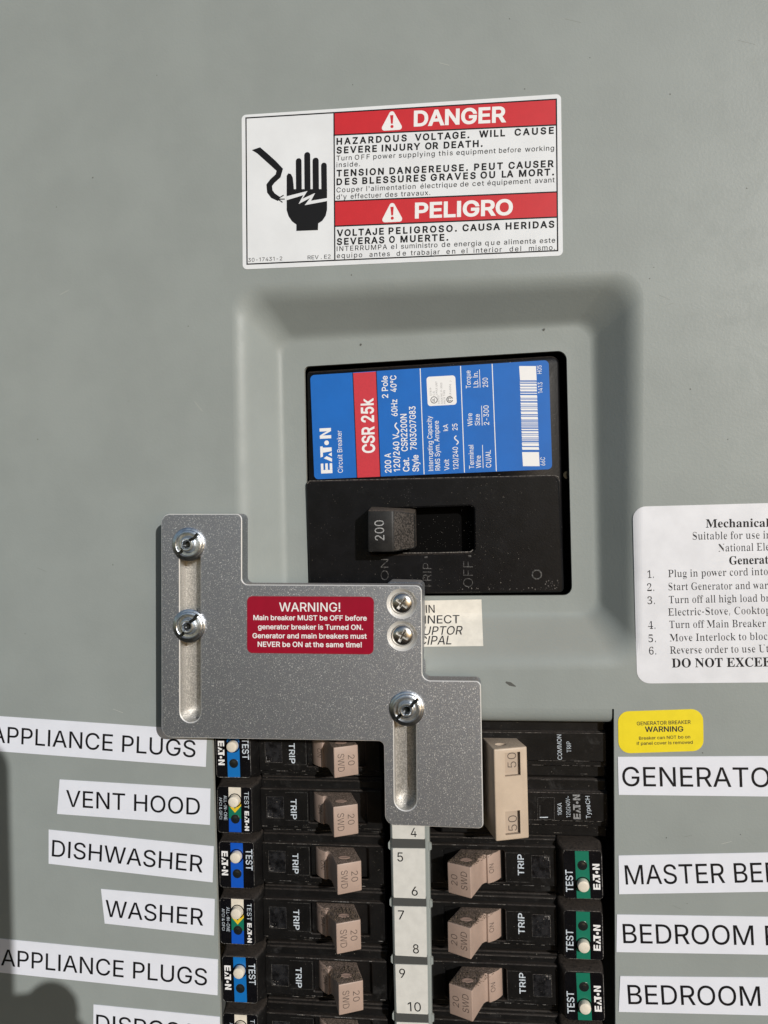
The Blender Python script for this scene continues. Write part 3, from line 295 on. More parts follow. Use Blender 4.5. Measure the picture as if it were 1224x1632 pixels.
    'U': (492, [[15, 455, 15, 439, 43, 434, 61, 424, 70, 406, 73, 379, 73, 155, 83, 81, 114, 29, 168, -2, 248, -13, 325, -2, 380, 32, 412, 92, 422, 181, 422, 378, 425, 404, 433, 421, 448, 432, 474, 439, 474, 455, 328, 455, 328, 439, 360, 433, 379, 423, 389, 406, 392, 378, 392, 159, 379, 83, 340, 37, 275, 22, 232, 29, 203, 51, 186, 88, 181, 140, 181, 379, 185, 415, 192, 425, 202, 432, 240, 439, 240, 455]]),
    'X': (471, [[33, 435, 47, 425, 78, 386, 193, 208, 90, 66, 53, 30, 11, 17, 11, 0, 174, 0, 174, 17, 137, 24, 124, 45, 128, 62, 138, 81, 210, 183, 275, 79, 286, 57, 290, 41, 278, 23, 243, 17, 238, 17, 238, 0, 464, 0, 464, 17, 448, 20, 436, 28, 413, 57, 281, 265, 357, 373, 380, 403, 403, 423, 427, 435, 458, 439, 458, 455, 293, 455, 293, 439, 328, 432, 339, 414, 335, 396, 322, 373, 265, 289, 201, 388, 190, 415, 200, 433, 229, 439, 244, 439, 244, 455, 14, 455, 14, 439]]),
    'a': (344, [[45, 203, 59, 194, 77, 191, 95, 194, 110, 202, 120, 215, 123, 231, 113, 257, 104, 274, 115, 290, 148, 296, 171, 292, 187, 282, 196, 266, 199, 241, 199, 190, 119, 164, 63, 136, 31, 104, 20, 63, 25, 34, 40, 11, 64, -4, 95, -9, 151, 2, 200, 35, 216, 1, 255, -10, 294, -1, 329, 28, 320, 42, 304, 34, 295, 40, 293, 62, 293, 210, 285, 259, 263, 292, 223, 312, 162, 318, 126, 316, 95, 308, 69, 295, 49, 278, 37, 259, 33, 236, 36, 218], [126, 46, 118, 84, 127, 123, 154, 151, 199, 169, 199, 63, 174, 41, 151, 34]]),
    'b': (361, [[8, 455, 8, 439, 26, 436, 37, 428, 41, 414, 43, 388, 43, -11, 53, -11, 105, 28, 148, -1, 192, -10, 233, -4, 270, 13, 300, 40, 323, 75, 337, 118, 342, 166, 338, 208, 326, 245, 308, 276, 284, 299, 254, 313, 221, 318, 175, 308, 138, 279, 138, 455], [138, 242, 144, 257, 155, 270, 169, 277, 184, 280, 212, 273, 231, 251, 242, 213, 245, 160, 242, 95, 232, 49, 213, 23, 183, 14, 149, 28, 138, 69]]),
    'c': (293, [[119, -5, 156, -10, 227, 8, 285, 60, 271, 72, 239, 47, 204, 38, 166, 48, 137, 76, 118, 123, 112, 187, 118, 248, 138, 285, 169, 297, 190, 290, 197, 271, 196, 251, 206, 216, 236, 204, 253, 207, 266, 215, 275, 228, 277, 245, 271, 275, 250, 298, 218, 314, 175, 319, 133, 313, 96, 297, 64, 271, 40, 237, 25, 196, 19, 150, 24, 106, 38, 68, 59, 35, 87, 11]]),
    'd': (370, [[19, 147, 23, 104, 35, 66, 53, 35, 78, 10, 107, -5, 140, -10, 188, 2, 223, 39, 223, -10, 294, 6, 353, 11, 353, 28, 335, 32, 325, 41, 319, 75, 319, 455, 176, 455, 176, 439, 198, 437, 212, 430, 220, 419, 223, 401, 223, 280, 189, 309, 146, 318, 112, 313, 81, 297, 55, 272, 36, 237, 24, 196], [171, 28, 146, 36, 130, 58, 120, 98, 118, 153, 121, 210, 130, 250, 147, 273, 174, 281, 191, 278, 206, 270, 217, 257, 223, 242, 223, 76, 215, 56, 202, 41, 187, 31]]),
    'e': (301, [[58, 35, 85, 10, 117, -5, 154, -10, 205, -1, 248, 27, 285, 73, 270, 86, 237, 53, 199, 42, 154, 56, 127, 97, 117, 166, 283, 166, 283, 173, 274, 234, 249, 280, 209, 309, 157, 318, 120, 313, 87, 298, 59, 273, 38, 240, 24, 201, 19, 157, 24, 109, 37, 69], [116, 192, 116, 203, 121, 255, 136, 286, 161, 297, 181, 292, 193, 277, 199, 252, 201, 215, 201, 192]]),
    'f': (214, [[15, 16, 15, 0, 199, 0, 199, 16, 173, 18, 158, 26, 150, 40, 148, 65, 148, 277, 203, 277, 203, 310, 148, 310, 148, 390, 153, 430, 163, 440, 180, 443, 193, 441, 197, 433, 193, 420, 185, 391, 187, 376, 195, 365, 208, 358, 224, 355, 239, 358, 252, 367, 260, 381, 263, 400, 257, 425, 240, 446, 212, 460, 174, 465, 123, 457, 85, 436, 60, 400, 52, 353, 52, 310, 16, 310, 16, 277, 52, 277, 52, 73, 50, 35, 40, 22]]),
    'g': (327, [[22, -100, 48, -122, 89, -136, 146, -140, 219, -133, 272, -113, 305, -80, 316, -37, 312, -9, 303, 13, 285, 29, 259, 40, 223, 47, 175, 49, 141, 49, 111, 55, 101, 71, 104, 84, 112, 94, 126, 102, 142, 104, 172, 103, 205, 106, 234, 116, 258, 131, 276, 151, 288, 176, 291, 203, 286, 237, 268, 268, 317, 268, 317, 304, 233, 304, 196, 315, 157, 318, 120, 315, 88, 305, 60, 289, 40, 268, 27, 242, 22, 212, 31, 169, 58, 135, 102, 110, 67, 92, 42, 74, 28, 54, 24, 30, 35, -1, 69, -26, 28, -46, 14, -75], [79, -89, 73, -73, 79, -52, 97, -34, 205, -34, 231, -36, 249, -41, 260, -51, 263, -66, 252, -94, 218, -111, 161, -116, 122, -113, 95, -103], [124, 276, 137, 292, 157, 297, 178, 292, 190, 276, 197, 249, 199, 211, 197, 173, 190, 146, 178, 130, 157, 124, 137, 130, 124, 146, 117, 173, 114, 211, 117, 249]]),
    'h': (381, [[18, 16, 18, 0, 180, 0, 180, 16, 164, 19, 154, 26, 148, 56, 148, 235, 173, 262, 203, 271, 219, 268, 229, 258, 235, 217, 235, 56, 228, 26, 207, 16, 202, 16, 202, 0, 363, 0, 363, 16, 347, 19, 337, 26, 332, 38, 330, 56, 330, 212, 321, 271, 292, 306, 243, 318, 190, 305, 148, 267, 148, 455, 19, 455, 19, 440, 36, 437, 46, 429, 51, 417, 52, 399, 52, 56, 51, 37, 45, 26, 35, 19]]),
    'i': (198, [[45, 26, 35, 19, 18, 16, 18, 0, 180, 0, 180, 16, 164, 19, 154, 26, 148, 56, 148, 310, 21, 310, 20, 293, 37, 291, 47, 285, 52, 252, 52, 56, 51, 37], [54, 393, 65, 376, 81, 366, 101, 362, 120, 366, 136, 376, 147, 393, 151, 412, 147, 432, 137, 449, 120, 460, 101, 463, 81, 460, 65, 449, 54, 432, 50, 412]]),
    'k': (359, [[17, 16, 17, 0, 180, 0, 180, 16, 164, 19, 154, 26, 148, 56, 148, 134, 163, 147, 232, 49, 239, 32, 234, 20, 217, 16, 211, 16, 211, 0, 376, 0, 376, 16, 360, 21, 346, 34, 222, 209, 275, 260, 308, 284, 345, 293, 345, 310, 206, 310, 206, 293, 235, 290, 244, 278, 240, 264, 227, 248, 148, 169, 148, 455, 21, 455, 20, 439, 38, 436, 47, 429, 52, 398, 52, 56, 51, 38, 45, 26, 35, 19]]),
    'l': (199, [[45, 26, 35, 19, 18, 16, 18, 0, 180, 0, 180, 16, 164, 19, 154, 26, 148, 56, 148, 455, 20, 455, 20, 439, 38, 436, 47, 429, 52, 398, 52, 56, 51, 37]]),
    'm': (554, [[45, 26, 35, 19, 18, 16, 18, 0, 177, 0, 177, 16, 162, 19, 152, 27, 146, 56, 146, 235, 170, 262, 199, 271, 216, 268, 226, 258, 232, 217, 232, 56, 225, 26, 215, 19, 199, 16, 199, 0, 356, 0, 356, 16, 340, 19, 331, 26, 324, 56, 324, 237, 349, 263, 377, 271, 394, 268, 404, 258, 410, 217, 410, 56, 403, 26, 393, 19, 377, 16, 377, 0, 536, 0, 536, 16, 520, 19, 510, 26, 504, 56, 504, 212, 494, 271, 465, 306, 418, 318, 364, 304, 320, 261, 292, 304, 237, 318, 188, 305, 146, 265, 146, 310, 19, 310, 19, 294, 36, 291, 46, 284, 52, 253, 52, 56, 51, 37]]),
    'n': (381, [[18, 16, 18, 0, 180, 0, 180, 16, 164, 19, 154, 26, 148, 56, 148, 235, 173, 262, 203, 271, 219, 268, 229, 258, 235, 217, 235, 56, 228, 26, 207, 16, 202, 16, 202, 0, 363, 0, 363, 16, 347, 19, 337, 26, 332, 38, 330, 56, 330, 212, 321, 271, 292, 306, 243, 318, 190, 306, 148, 267, 148, 310, 19, 310, 19, 294, 36, 291, 46, 284, 52, 253, 52, 56, 51, 37, 45, 26, 35, 19]]),
    'o': (336, [[19, 154, 24, 110, 38, 70, 60, 37, 90, 11, 127, -5, 169, -10, 210, -5, 245, 11, 275, 36, 298, 69, 312, 108, 317, 154, 312, 200, 298, 240, 275, 273, 245, 298, 209, 313, 168, 318, 127, 313, 90, 297, 60, 272, 38, 239, 24, 199], [144, 18, 128, 39, 120, 82, 117, 154, 120, 227, 128, 271, 144, 292, 169, 299, 192, 292, 208, 271, 217, 227, 220, 154, 217, 81, 209, 39, 193, 18, 169, 11]]),
    'p': (371, [[17, -124, 17, -139, 197, -139, 197, -123, 167, -118, 158, -110, 152, -99, 148, -58, 148, 32, 183, 1, 227, -10, 261, -5, 291, 12, 316, 38, 334, 72, 346, 113, 350, 160, 346, 203, 335, 241, 317, 274, 293, 298, 264, 314, 230, 319, 180, 305, 143, 263, 143, 310, 19, 310, 19, 295, 37, 291, 46, 283, 51, 269, 52, 243, 52, -64, 50, -101, 40, -117], [167, 38, 148, 69, 148, 235, 171, 267, 199, 278, 225, 270, 241, 248, 250, 208, 253, 154, 249, 99, 239, 59, 222, 36, 195, 28]]),
    'r': (287, [[18, 16, 18, 0, 197, 0, 197, 16, 173, 19, 159, 25, 152, 37, 149, 56, 149, 192, 152, 220, 162, 241, 175, 255, 189, 260, 199, 257, 207, 250, 222, 231, 233, 224, 248, 222, 265, 225, 278, 234, 287, 248, 289, 266, 286, 287, 275, 304, 258, 315, 233, 318, 210, 314, 187, 301, 165, 280, 146, 252, 146, 310, 21, 310, 20, 293, 37, 291, 46, 285, 51, 273, 52, 252, 52, 56, 51, 37, 45, 26, 35, 19]]),
    's': (288, [[36, -9, 51, -9, 60, 4, 73, 9, 87, 6, 122, -6, 151, -10, 194, -3, 228, 18, 250, 51, 257, 95, 253, 127, 241, 151, 221, 172, 191, 189, 146, 212, 115, 232, 107, 244, 105, 259, 108, 274, 116, 286, 130, 294, 149, 296, 174, 291, 196, 277, 215, 254, 228, 222, 244, 222, 244, 319, 230, 319, 223, 308, 213, 305, 166, 316, 141, 319, 98, 312, 65, 291, 44, 259, 37, 220, 41, 193, 54, 169, 76, 148, 107, 130, 156, 105, 183, 84, 192, 58, 189, 40, 179, 27, 162, 18, 140, 15, 112, 21, 87, 39, 66, 68, 53, 105, 36, 105]]),
    't': (228, [[20, 300, 20, 279, 48, 279, 48, 71, 53, 36, 66, 10, 89, -4, 124, -9, 165, -1, 198, 24, 222, 66, 206, 75, 189, 49, 168, 40, 157, 43, 149, 51, 144, 82, 144, 279, 208, 279, 208, 310, 144, 310, 144, 424, 129, 424, 88, 369]]),
    'u': (375, [[11, 310, 11, 294, 29, 291, 39, 282, 46, 248, 46, 97, 51, 51, 65, 17, 91, -3, 131, -10, 160, -7, 186, 3, 209, 19, 228, 40, 228, -10, 300, 7, 360, 13, 360, 30, 342, 33, 331, 39, 326, 51, 324, 70, 324, 310, 189, 310, 189, 294, 209, 291, 221, 283, 226, 269, 228, 248, 228, 66, 205, 43, 177, 36, 162, 38, 151, 46, 144, 58, 142, 74, 142, 310]]),
    'v': (306, [[-3, 310, -3, 293, 12, 290, 22, 281, 38, 248, 142, -10, 160, -10, 260, 243, 278, 279, 289, 289, 305, 295, 305, 310, 203, 310, 203, 294, 232, 289, 241, 272, 236, 253, 185, 122, 130, 268, 129, 276, 136, 290, 156, 294, 164, 294, 164, 310]]),
    'w': (435, [[-11, 310, -11, 293, 6, 284, 17, 265, 122, -10, 140, -10, 223, 197, 289, -10, 304, -10, 412, 258, 425, 284, 433, 292, 445, 295, 445, 310, 356, 310, 356, 295, 380, 289, 387, 275, 382, 256, 336, 141, 298, 262, 296, 276, 302, 288, 323, 293, 323, 310, 168, 310, 168, 295, 190, 288, 201, 266, 211, 235, 167, 127, 120, 253, 116, 266, 114, 276, 120, 289, 138, 293, 138, 310]]),
    'y': (300, [[-5, 310, -5, 293, 15, 287, 25, 275, 36, 251, 140, -5, 129, -44, 114, -74, 99, -92, 86, -99, 77, -96, 74, -87, 72, -61, 64, -49, 51, -42, 36, -40, 18, -43, 5, -53, -4, -67, -7, -84, -3, -107, 10, -125, 29, -137, 52, -140, 76, -138, 95, -131, 113, -117, 129, -96, 162, -24, 259, 242, 277, 281, 287, 290, 300, 293, 300, 310, 203, 310, 203, 293, 229, 289, 236, 284, 238, 274, 236, 260, 230, 241, 185, 119, 133, 257, 128, 275, 130, 284, 136, 289, 162, 293, 162, 310]]),
}
SANS['I'] = (190, [[60, 0, 128, 0, 128, 509, 60, 509]])
SANS['l'] = (172, [[55, 0, 117, 0, 117, 520, 55, 520]])
SANS['1'] = (370, [[176, 509, 64, 427, 64, 360, 187, 444, 190, 444, 190, 0, 254, 0, 254, 509]])
_GL = {}
def glyph(font, ch, wt):
    """(advance, 2-D points, triangles) of a glyph, its outline pushed out by wt em."""
    key = (id(font), ch, wt)
    if key in _GL: return _GL[key]
    adv, outlines = font[ch]; adv = adv / 1000; loops = []
    for o in outlines:
        pts = [Vector((o[i] / 1000, o[i + 1] / 1000)) for i in range(0, len(o), 2)]
        wx, wy = wt if isinstance(wt, tuple) else (wt, wt)
        if wx or wy:
            out = []
            n = len(pts)
            for i, p in enumerate(pts):
                a = (p - pts[i - 1]).normalized(); c = (pts[(i + 1) % n] - p).normalized()
                n1 = Vector((a.y, -a.x)); n2 = Vector((c.y, -c.x)); d = n1 + n2
                if d.length < 1e-4: d = n1
                else: d = d / max(0.45, d.dot(n1))
                out.append(p + Vector((d.x * wx, d.y * wy)))
            pts = out
        loops.append(pts)
    if not loops:
        _GL[key] = (adv, [], []); return _GL[key]
    V, Ed = [], []
    for l in loops:
        k = len(V); V += l; Ed += [(k + i, k + (i + 1) % len(l)) for i in range(len(l))]
    v, e, f, _a, _b, _c = G.delaunay_2d_cdt(V, Ed, [], 0, 1e-5)
    def wind(q):
        w = 0
        for l in loops:
            for i in range(len(l)):
                a, c = l[i - 1], l[i]
                if (a.y <= q.y) != (c.y <= q.y) and a.x + (q.y - a.y) / (c.y - a.y) * (c.x - a.x) > q.x:
                    w += 1 if c.y > a.y else -1
        return w
    tris = [t for t in f if wind((v[t[0]] + v[t[1]] + v[t[2]]) / 3) > 0]
    _GL[key] = (adv, [p.copy() for p in v], [tuple(t) for t in tris])
    return _GL[key]
def _cap(font):
    return max(p.y for p in glyph(font, 'E', 0)[1])
CAP = {}

# ------------------------------------------------------------------ mesh building
def offset_loop(loop, d):
    """A counter-clockwise 2-D loop moved inwards by d."""
    out = []; n = len(loop)
    for i, p in enumerate(loop):
        a = (p - loop[i - 1]); c = (loop[(i + 1) % n] - p)
        if a.length < 1e-9: a = c
        if c.length < 1e-9: c = a
        a = a.normalized(); c = c.normalized()
        n1 = Vector((-a.y, a.x)); n2 = Vector((-c.y, c.x)); dd = n1 + n2
        dd = n1 if dd.length < 1e-4 else dd / max(0.5, dd.dot(n1))
        out.append(p + dd * d)
    return out
def area(loop):
    return 0.5 * sum(loop[i - 1].x * loop[i].y - loop[i].x * loop[i - 1].y for i in range(len(loop)))
def ccw(loop):
    return list(loop) if area(loop) > 0 else list(reversed(loop))
def rounded(pts, r, seg=6):
    """Polygon with every corner rounded (r: one radius or a list)."""
    out = []; n = len(pts)
    for i, p in enumerate(pts):
        rr = r[i] if isinstance(r, (list, tuple)) else r
        a = (pts[i - 1] - p); c = (pts[(i + 1) % n] - p)
        if rr <= 0: out.append(Vector(p)); continue
        la, lc = a.length, c.length; a /= la; c /= lc
        half = math.acos(max(-1, min(1, a.dot(c)))) / 2
        t = min(rr / math.tan(half), la * 0.49, lc * 0.49); rr2 = t * math.tan(half)
        ctr = p + (a + c).normalized() * (rr2 / math.sin(half))
        s, e = p + a * t - ctr, p + c * t - ctr
        ang = math.atan2(s.x * e.y - s.y * e.x, s.dot(e))
        for k in range(seg + 1):
            q = ang * k / seg
            out.append(ctr + Vector((s.x * math.cos(q) - s.y * math.sin(q), s.x * math.sin(q) + s.y * math.cos(q))))
    return out
def circle(c, r, n=32, ph=0.0):
    return [Vector((c[0] + r * math.cos(ph + 2 * math.pi * i / n), c[1] + r * math.sin(ph + 2 * math.pi * i / n))) for i in range(n)]
def rect(x0, y0, x1, y1):
    return [Vector((x0, y0)), Vector((x1, y0)), Vector((x1, y1)), Vector((x0, y1))]

class MB:
    """Collects faces in panel (or thing) coordinates, millimetres, and links them as ONE mesh object."""
    def __init__(s): s.v = []; s.f = []; s.m = []; s.mats = []
    def mi(s, mat):
        mat = M[mat] if isinstance(mat, str) else mat
        if mat not in s.mats: s.mats.append(mat)
        return s.mats.index(mat)
    def face(s, pts, mat):
        k = len(s.v); s.v += [Vector(p) for p in pts]; s.f.append(tuple(range(k, k + len(pts)))); s.m.append(s.mi(mat))
    def mesh(s, V, F, mat):
        k = len(s.v); s.v += [Vector(p) for p in V]; i = s.mi(mat)
        for f in F: s.f.append(tuple(k + j for j in f)); s.m.append(i)
    def cap(s, loops, z, mat, flip=False):
        zf = z if callable(z) else (lambda p: z)
        t = G.tessellate_polygon([[Vector((p.x, p.y, 0)) for p in l] for l in loops])
        pts = [p for l in loops for p in l]
        F = []
        for a, b, c in t:
            ar = (pts[b] - pts[a]).cross(pts[c] - pts[a])
            if abs(ar) < 1e-10: continue
            F.append((a, b, c) if (ar > 0) != flip else (a, c, b))
        s.mesh([(p.x, p.y, zf(p)) for p in pts], F, mat)
    def wall(s, l0, z0, l1, z1, mat, closed=True):
        """Band between a lower loop and an upper loop (same length), facing outwards for a ccw loop."""
        n = len(l0); f0 = z0 if callable(z0) else (lambda p: z0); f1 = z1 if callable(z1) else (lambda p: z1)
        V = [(p.x, p.y, f0(p)) for p in l0] + [(p.x, p.y, f1(p)) for p in l1]
        F = [(i, (i + 1) % n, n + (i + 1) % n, n + i) for i in range(n if closed else n - 1)]
        s.mesh(V, F, mat)
    def prism(s, loop, z0, z1, mat, ch=0.0, side=None, holes=(), back=False, edge=None, hole_side=None):
        loop = ccw(loop); side = side or mat; edge = edge or side
        hs = [list(reversed(ccw(h))) for h in holes]
        if ch:
            top = [offset_loop(loop, ch)] + [offset_loop(h, ch) for h in hs]
            for a, b in zip([loop] + hs, top): s.wall(a, z1 - ch, b, z1, edge)
        else: top = [loop] + hs
        for i, a in enumerate([loop] + hs): s.wall(a, z0, a, z1 - ch, hole_side if i and hole_side else side)
        s.cap(top, z1, mat)
        if back: s.cap([loop] + hs, z0, side, flip=True)
    def flat(s, loop, z, mat): s.cap([ccw(loop)], z, mat)
    def line(s, a, b, w, z, mat):
        a, b = Vector(a[:2]), Vector(b[:2]); d = (b - a).normalized(); n = Vector((-d.y, d.x)) * w / 2
        s.flat([a - n, b - n, b + n, a + n], z, mat)
    def stroke(s, pts, w, z, mat):
        """Thick polyline as one outline."""
        pts = [Vector(p) for p in pts]; L, R = [], []
        for i, p in enumerate(pts):
            a = (p - pts[i - 1]).normalized() if i else (pts[1] - p).normalized()
            c = (pts[i + 1] - p).normalized() if i < len(pts) - 1 else a
            n = Vector((-a.y - c.y, a.x + c.x)).normalized(); k = max(0.6, n.dot(Vector((-a.y, a.x))))
            ww = (w[i] if isinstance(w, (list, tuple)) else w) / 2 / k
            L.append(p + n * ww); R.append(p - n * ww)
        for i in range(len(pts) - 1):
            s.face([(*R[i], z), (*R[i + 1], z), (*L[i + 1], z), (*L[i], z)], mat)
    def lathe(s, c, prof, mat, n=40, cap=False):
        V = []; F = []
        for r, z in prof:
            for i in range(n):
                a = 2 * math.pi * i / n; V.append((c[0] + r * math.cos(a), c[1] + r * math.sin(a), z))
        for j in range(len(prof) - 1):
            for i in range(n):
                F.append((j * n + i, j * n + (i + 1) % n, (j + 1) * n + (i + 1) % n, (j + 1) * n + i))
        if cap: F.append(tuple((len(prof) - 1) * n + i for i in range(n)))
        s.mesh(V, F, mat)
    def text(s, txt, p0, p1, cap, z, mat, font=None, wt=0.0, shear=0.0, track=0.0, kmax=1.32):
        """Lettering whose baseline runs from p0 to p1 (mm) with capital height cap (mm)."""
        font = font or SANS
        if id(font) not in CAP: CAP[id(font)] = _cap(font)
        p0, p1 = Vector(p0[:2]), Vector(p1[:2]); d = p1 - p0; W = d.length; d.normalize(); nrm = Vector((-d.y, d.x))
        sy = cap / CAP[id(font)]
        gl = [glyph(font, c, wt) for c in txt]
        x = 0; xs = []
        for g in gl: xs.append(x); x += g[0]
        first = min(p.x for p in gl[0][1]); last = xs[-1] + max(p.x for p in gl[-1][1])
        nat = (last - first); k = W / (nat * sy); tr = track
        n = max(1, len(txt) - 1)
        if k > kmax: tr = (W / sy - nat * 1.04) / n; k = 1.04
        elif track: k = W / ((nat + tr * n) * sy)
        else: tr = 0
        zf = z if callable(z) else (lambda q: z)
        for i, g in enumerate(gl):
            V = []
            for p in g[1]:
                q = p0 + d * ((xs[i] - first + p.x) * k + tr * i * (1 if k == 1.04 else k)) * sy + d * (p.y * shear * sy) + nrm * (p.y * sy)
                V.append((q.x, q.y, zf(q)))
            s.mesh(V, g[2], mat)
    def build(s, name, parent=None, origin=None, smooth=40, bevel=0.0, weld=True, keep=False):
        o3 = Vector(origin) if origin is not None else (parent['_o'] if False else Vector((0, 0, 0)))
        if parent is not None and origin is None: o3 = ORIG.get(parent.name, Vector((0, 0, 0)))
        me = bpy.data.meshes.new(name)
        me.from_pydata([tuple((v - o3) * MM) for v in s.v], [], s.f)
        for mt in s.mats: me.materials.append(mt)
        me.polygons.foreach_set('material_index', s.m)
        bm = bmesh.new(); bm.from_mesh(me)
        if weld: bmesh.ops.remove_doubles(bm, verts=bm.verts, dist=1e-6)
        if bevel:
            es = [e for e in bm.edges if len(e.link_faces) == 2 and e.calc_face_angle(0) > rad(30)]
            bmesh.ops.bevel(bm, geom=es, offset=bevel * MM, segments=2, profile=0.5, affect='EDGES', clamp_overlap=True)
        bm.to_mesh(me); bm.free()
        me.polygons.foreach_set('use_smooth', [smooth > 0] * len(me.polygons))
        if smooth > 0: me.set_sharp_from_angle(angle=rad(smooth))
        me.update()
        ob = bpy.data.objects.new(name, me); COL.objects.link(ob)
        if parent is not None: ob.parent = parent
        else:
            ob.matrix_world = Matrix.Translation(R90 @ (o3 * MM)) @ R90
        ORIG[ob.name] = o3
        return ob
ORIG = {}
def tag(o, label, cat, group=None):
    o['label'] = label; o['category'] = cat
    if group: o['group'] = group
    return o
def thing(name, label, cat, origin, group=None):
    o = bpy.data.objects.new(name, None); COL.objects.link(o); o.empty_display_size = 0.01
    o.matrix_world = Matrix.Translation(R90 @ (Vector(origin) * MM)) @ R90
    ORIG[o.name] = Vector(origin)
    return tag(o, label, cat, group)
def children(o): return [c for c in COL.objects if c.parent == o]
def copy_tree(o, parent=None, skip=()):
    c = o.copy(); COL.objects.link(c); ORIG[c.name] = ORIG[o.name]
    if parent is not None: c.parent = parent
    for ch in children(o):
        if ch.name.split('.')[0] not in skip: copy_tree(ch, c, skip)
    return c
def place(o, x, y, z=0.0, turn=0.0):
    o.matrix_world = Matrix.Translation(R90 @ (Vector((x, y, z)) * MM)) @ R90 @ Matrix.Rotation(turn, 4, 'Z')
def Q(pts, z=0.0): return [P(x, y, z) for x, y in pts]
def PX(px): return px / 4.88          # length in the photograph's pixels -> mm, near the panel face

def maker_logo(mb, p0, p1, h, z, mat):
    """The blocky five-letter maker's wordmark, baseline p0 -> p1, height h."""
    p0, p1 = Vector(p0[:2]), Vector(p1[:2]); d = p1 - p0; W = d.length; d.normalize(); n = Vector((-d.y, d.x))
    def pg(pts): mb.flat([p0 + d * (x / 100 * W) + n * (y / 100 * h) for x, y in pts], z, mat)
    pg([(0, 0), (7.5, 0), (7.5, 100), (0, 100)])
    for y in (0, 39, 78): pg([(7.7, y), (22, y), (22, y + 22), (7.7, y + 22)])
    pg([(25, 0), (32.5, 0), (38, 46), (33.5, 72)])                  # left leg of the A
    pg([(37, 0), (46, 0), (41.5, 32)])                              # its foot
    pg([(37.5, 78), (60, 78), (60, 100), (35.5, 100)])              # bar of the T
    pg([(48.5, 0), (57, 0), (57, 77.5), (46, 77.5)])
    c = p0 + d * (0.675 * W) + n * (0.42 * h); r = 0.052 * W
    mb.flat(circle(c, r, 18), z, mat)
    pg([(77, 0), (84, 0), (84, 100), (77, 100)]); pg([(93, 0), (100, 0), (100, 100), (93, 100)])
    pg([(84.1, 72), (92.9, 0), (92.9, 36), (84.1, 100)])

# ================================================================== PANEL COVER
DEEP = 10.6                                   # depth of the pressed recess round the main breaker
outer_q = Q([(368, 452), (1026, 430), (1024, 1066), (378, 1072)], 0)
inner_q = Q([(452, 549), (938, 521), (949, 973), (462, 976)], -DEEP)
open_q = Q([(484.7, 584), (903, 558.4), (912, 948.8), (491.5, 951)], -DEEP)
outer_q, inner_q, open_q = [list(reversed(q)) for q in (outer_q, inner_q, open_q)]      # counter-clockwise: BL BR TR TL
def ring(q, r): return rounded(q, r, 10)
def recess(s, e0=0.36, e1=0.18):
    """Depth profile of the pressed slope, 0 at the shoulder, 1 at the foot."""
    m = 1 / (1 - e0 / 2 - e1 / 2)
    if s < e0: return m * s * s / (2 * e0)
    if s > 1 - e1: return 1 - m * (1 - s) ** 2 / (2 * e1)
    return m * (s - e0 / 2)
def low_slope(q):
    """Height of the recess below the main breaker: its floor, then the lower slope."""
    def at(a, b): return a.y + (b.y - a.y) * (q.x - a.x) / (b.x - a.x)
    yi, yo = at(inner_q[0], inner_q[1]), at(outer_q[0], outer_q[1])
    s = (q.y - yo) / (yi - yo)
    return -DEEP if s >= 1 else (0.0 if s <= 0 else -DEEP * recess(s))
T0 = P(337, 1124); T1 = P(978.5, 1130)
BL_, BR_ = P(351.5, 1632), P(981, 1632)
def ext(a, b, y):
    t = (y - a.y) / (b.y - a.y); return Vector((a.x + (b.x - a.x) * t, y))
Y_END = -420.0
hole = [ext(T0, BL_, Y_END + 25), ext(T1, BR_, Y_END + 25), T1, T0]
SHEET = rect(-205, Y_END, 158, 215)
panel = thing('panel_cover', 'grey painted steel panel cover with pressed recess round the main breaker', 'panel cover', (0, 0, 0))
mb = MB()
R0 = ring(outer_q, 9.0)
mb.cap([rounded(SHEET, 4, 5), list(reversed(R0)), list(reversed(hole))], 0.0, 'paint')
so = rounded(SHEET, 4, 5)
mb.wall(so, -14, so, 0, 'paint')
prev, pz = R0, 0.0
N_R = 22
for k in range(1, N_R + 1):
    s = k / N_R
    q = [a.lerp(b, s) for a, b in zip(outer_q, inner_q)]
    r = 9.0 + (5.5 - 9.0) * s
    # rounded shoulder, straight slope, rounded foot
    zz = recess(s)
    cur = ring(q, r); z = -DEEP * zz
    mb.wall(cur, z, prev, pz, 'paint')
    prev, pz = cur, z
OP = rounded(open_q, [2.6, 3.0, 3.0, 1.8], 10)
for s in (0.5, 1.0):
    cur = [a.lerp(b, s) for a, b in zip(prev, OP)] if s < 1 else OP
    if s < 1: mid = cur
mb.wall(OP, -DEEP, prev, -DEEP, 'paint')
mb.wall(offset_loop(OP, 0.0), -DEEP - 1.6, OP, -DEEP, 'paint_edge')
# cut edge of the breaker opening and the rolled lip along its top
hl = ccw(hole)
mb.wall(list(reversed(hl)), -1.5, list(reversed(hl)), 0.0, 'paint_edge')
la, lb = Vector((T0.x, T0.y)), P(975.5, 1130)
pts = []
for k in range(9):
    a = math.pi / 2 * k / 8
    pts.append((4.9 * math.sin(a), -3.2 * (1 - math.cos(a))))
for k in range(8):
    (d0, z0), (d1, z1) = pts[k], pts[k + 1]
    mb.face([(la.x, la.y - d1, z1), (lb.x, lb.y - d1, z1), (lb.x, lb.y - d0, z0), (la.x, la.y - d0, z0)], 'paint')
mb.face([(la.x, la.y - 4.9, -9), (lb.x, lb.y - 4.9, -9), (lb.x, lb.y - 4.9, -3.2), (la.x, la.y - 4.9, -3.2)], 'paint')
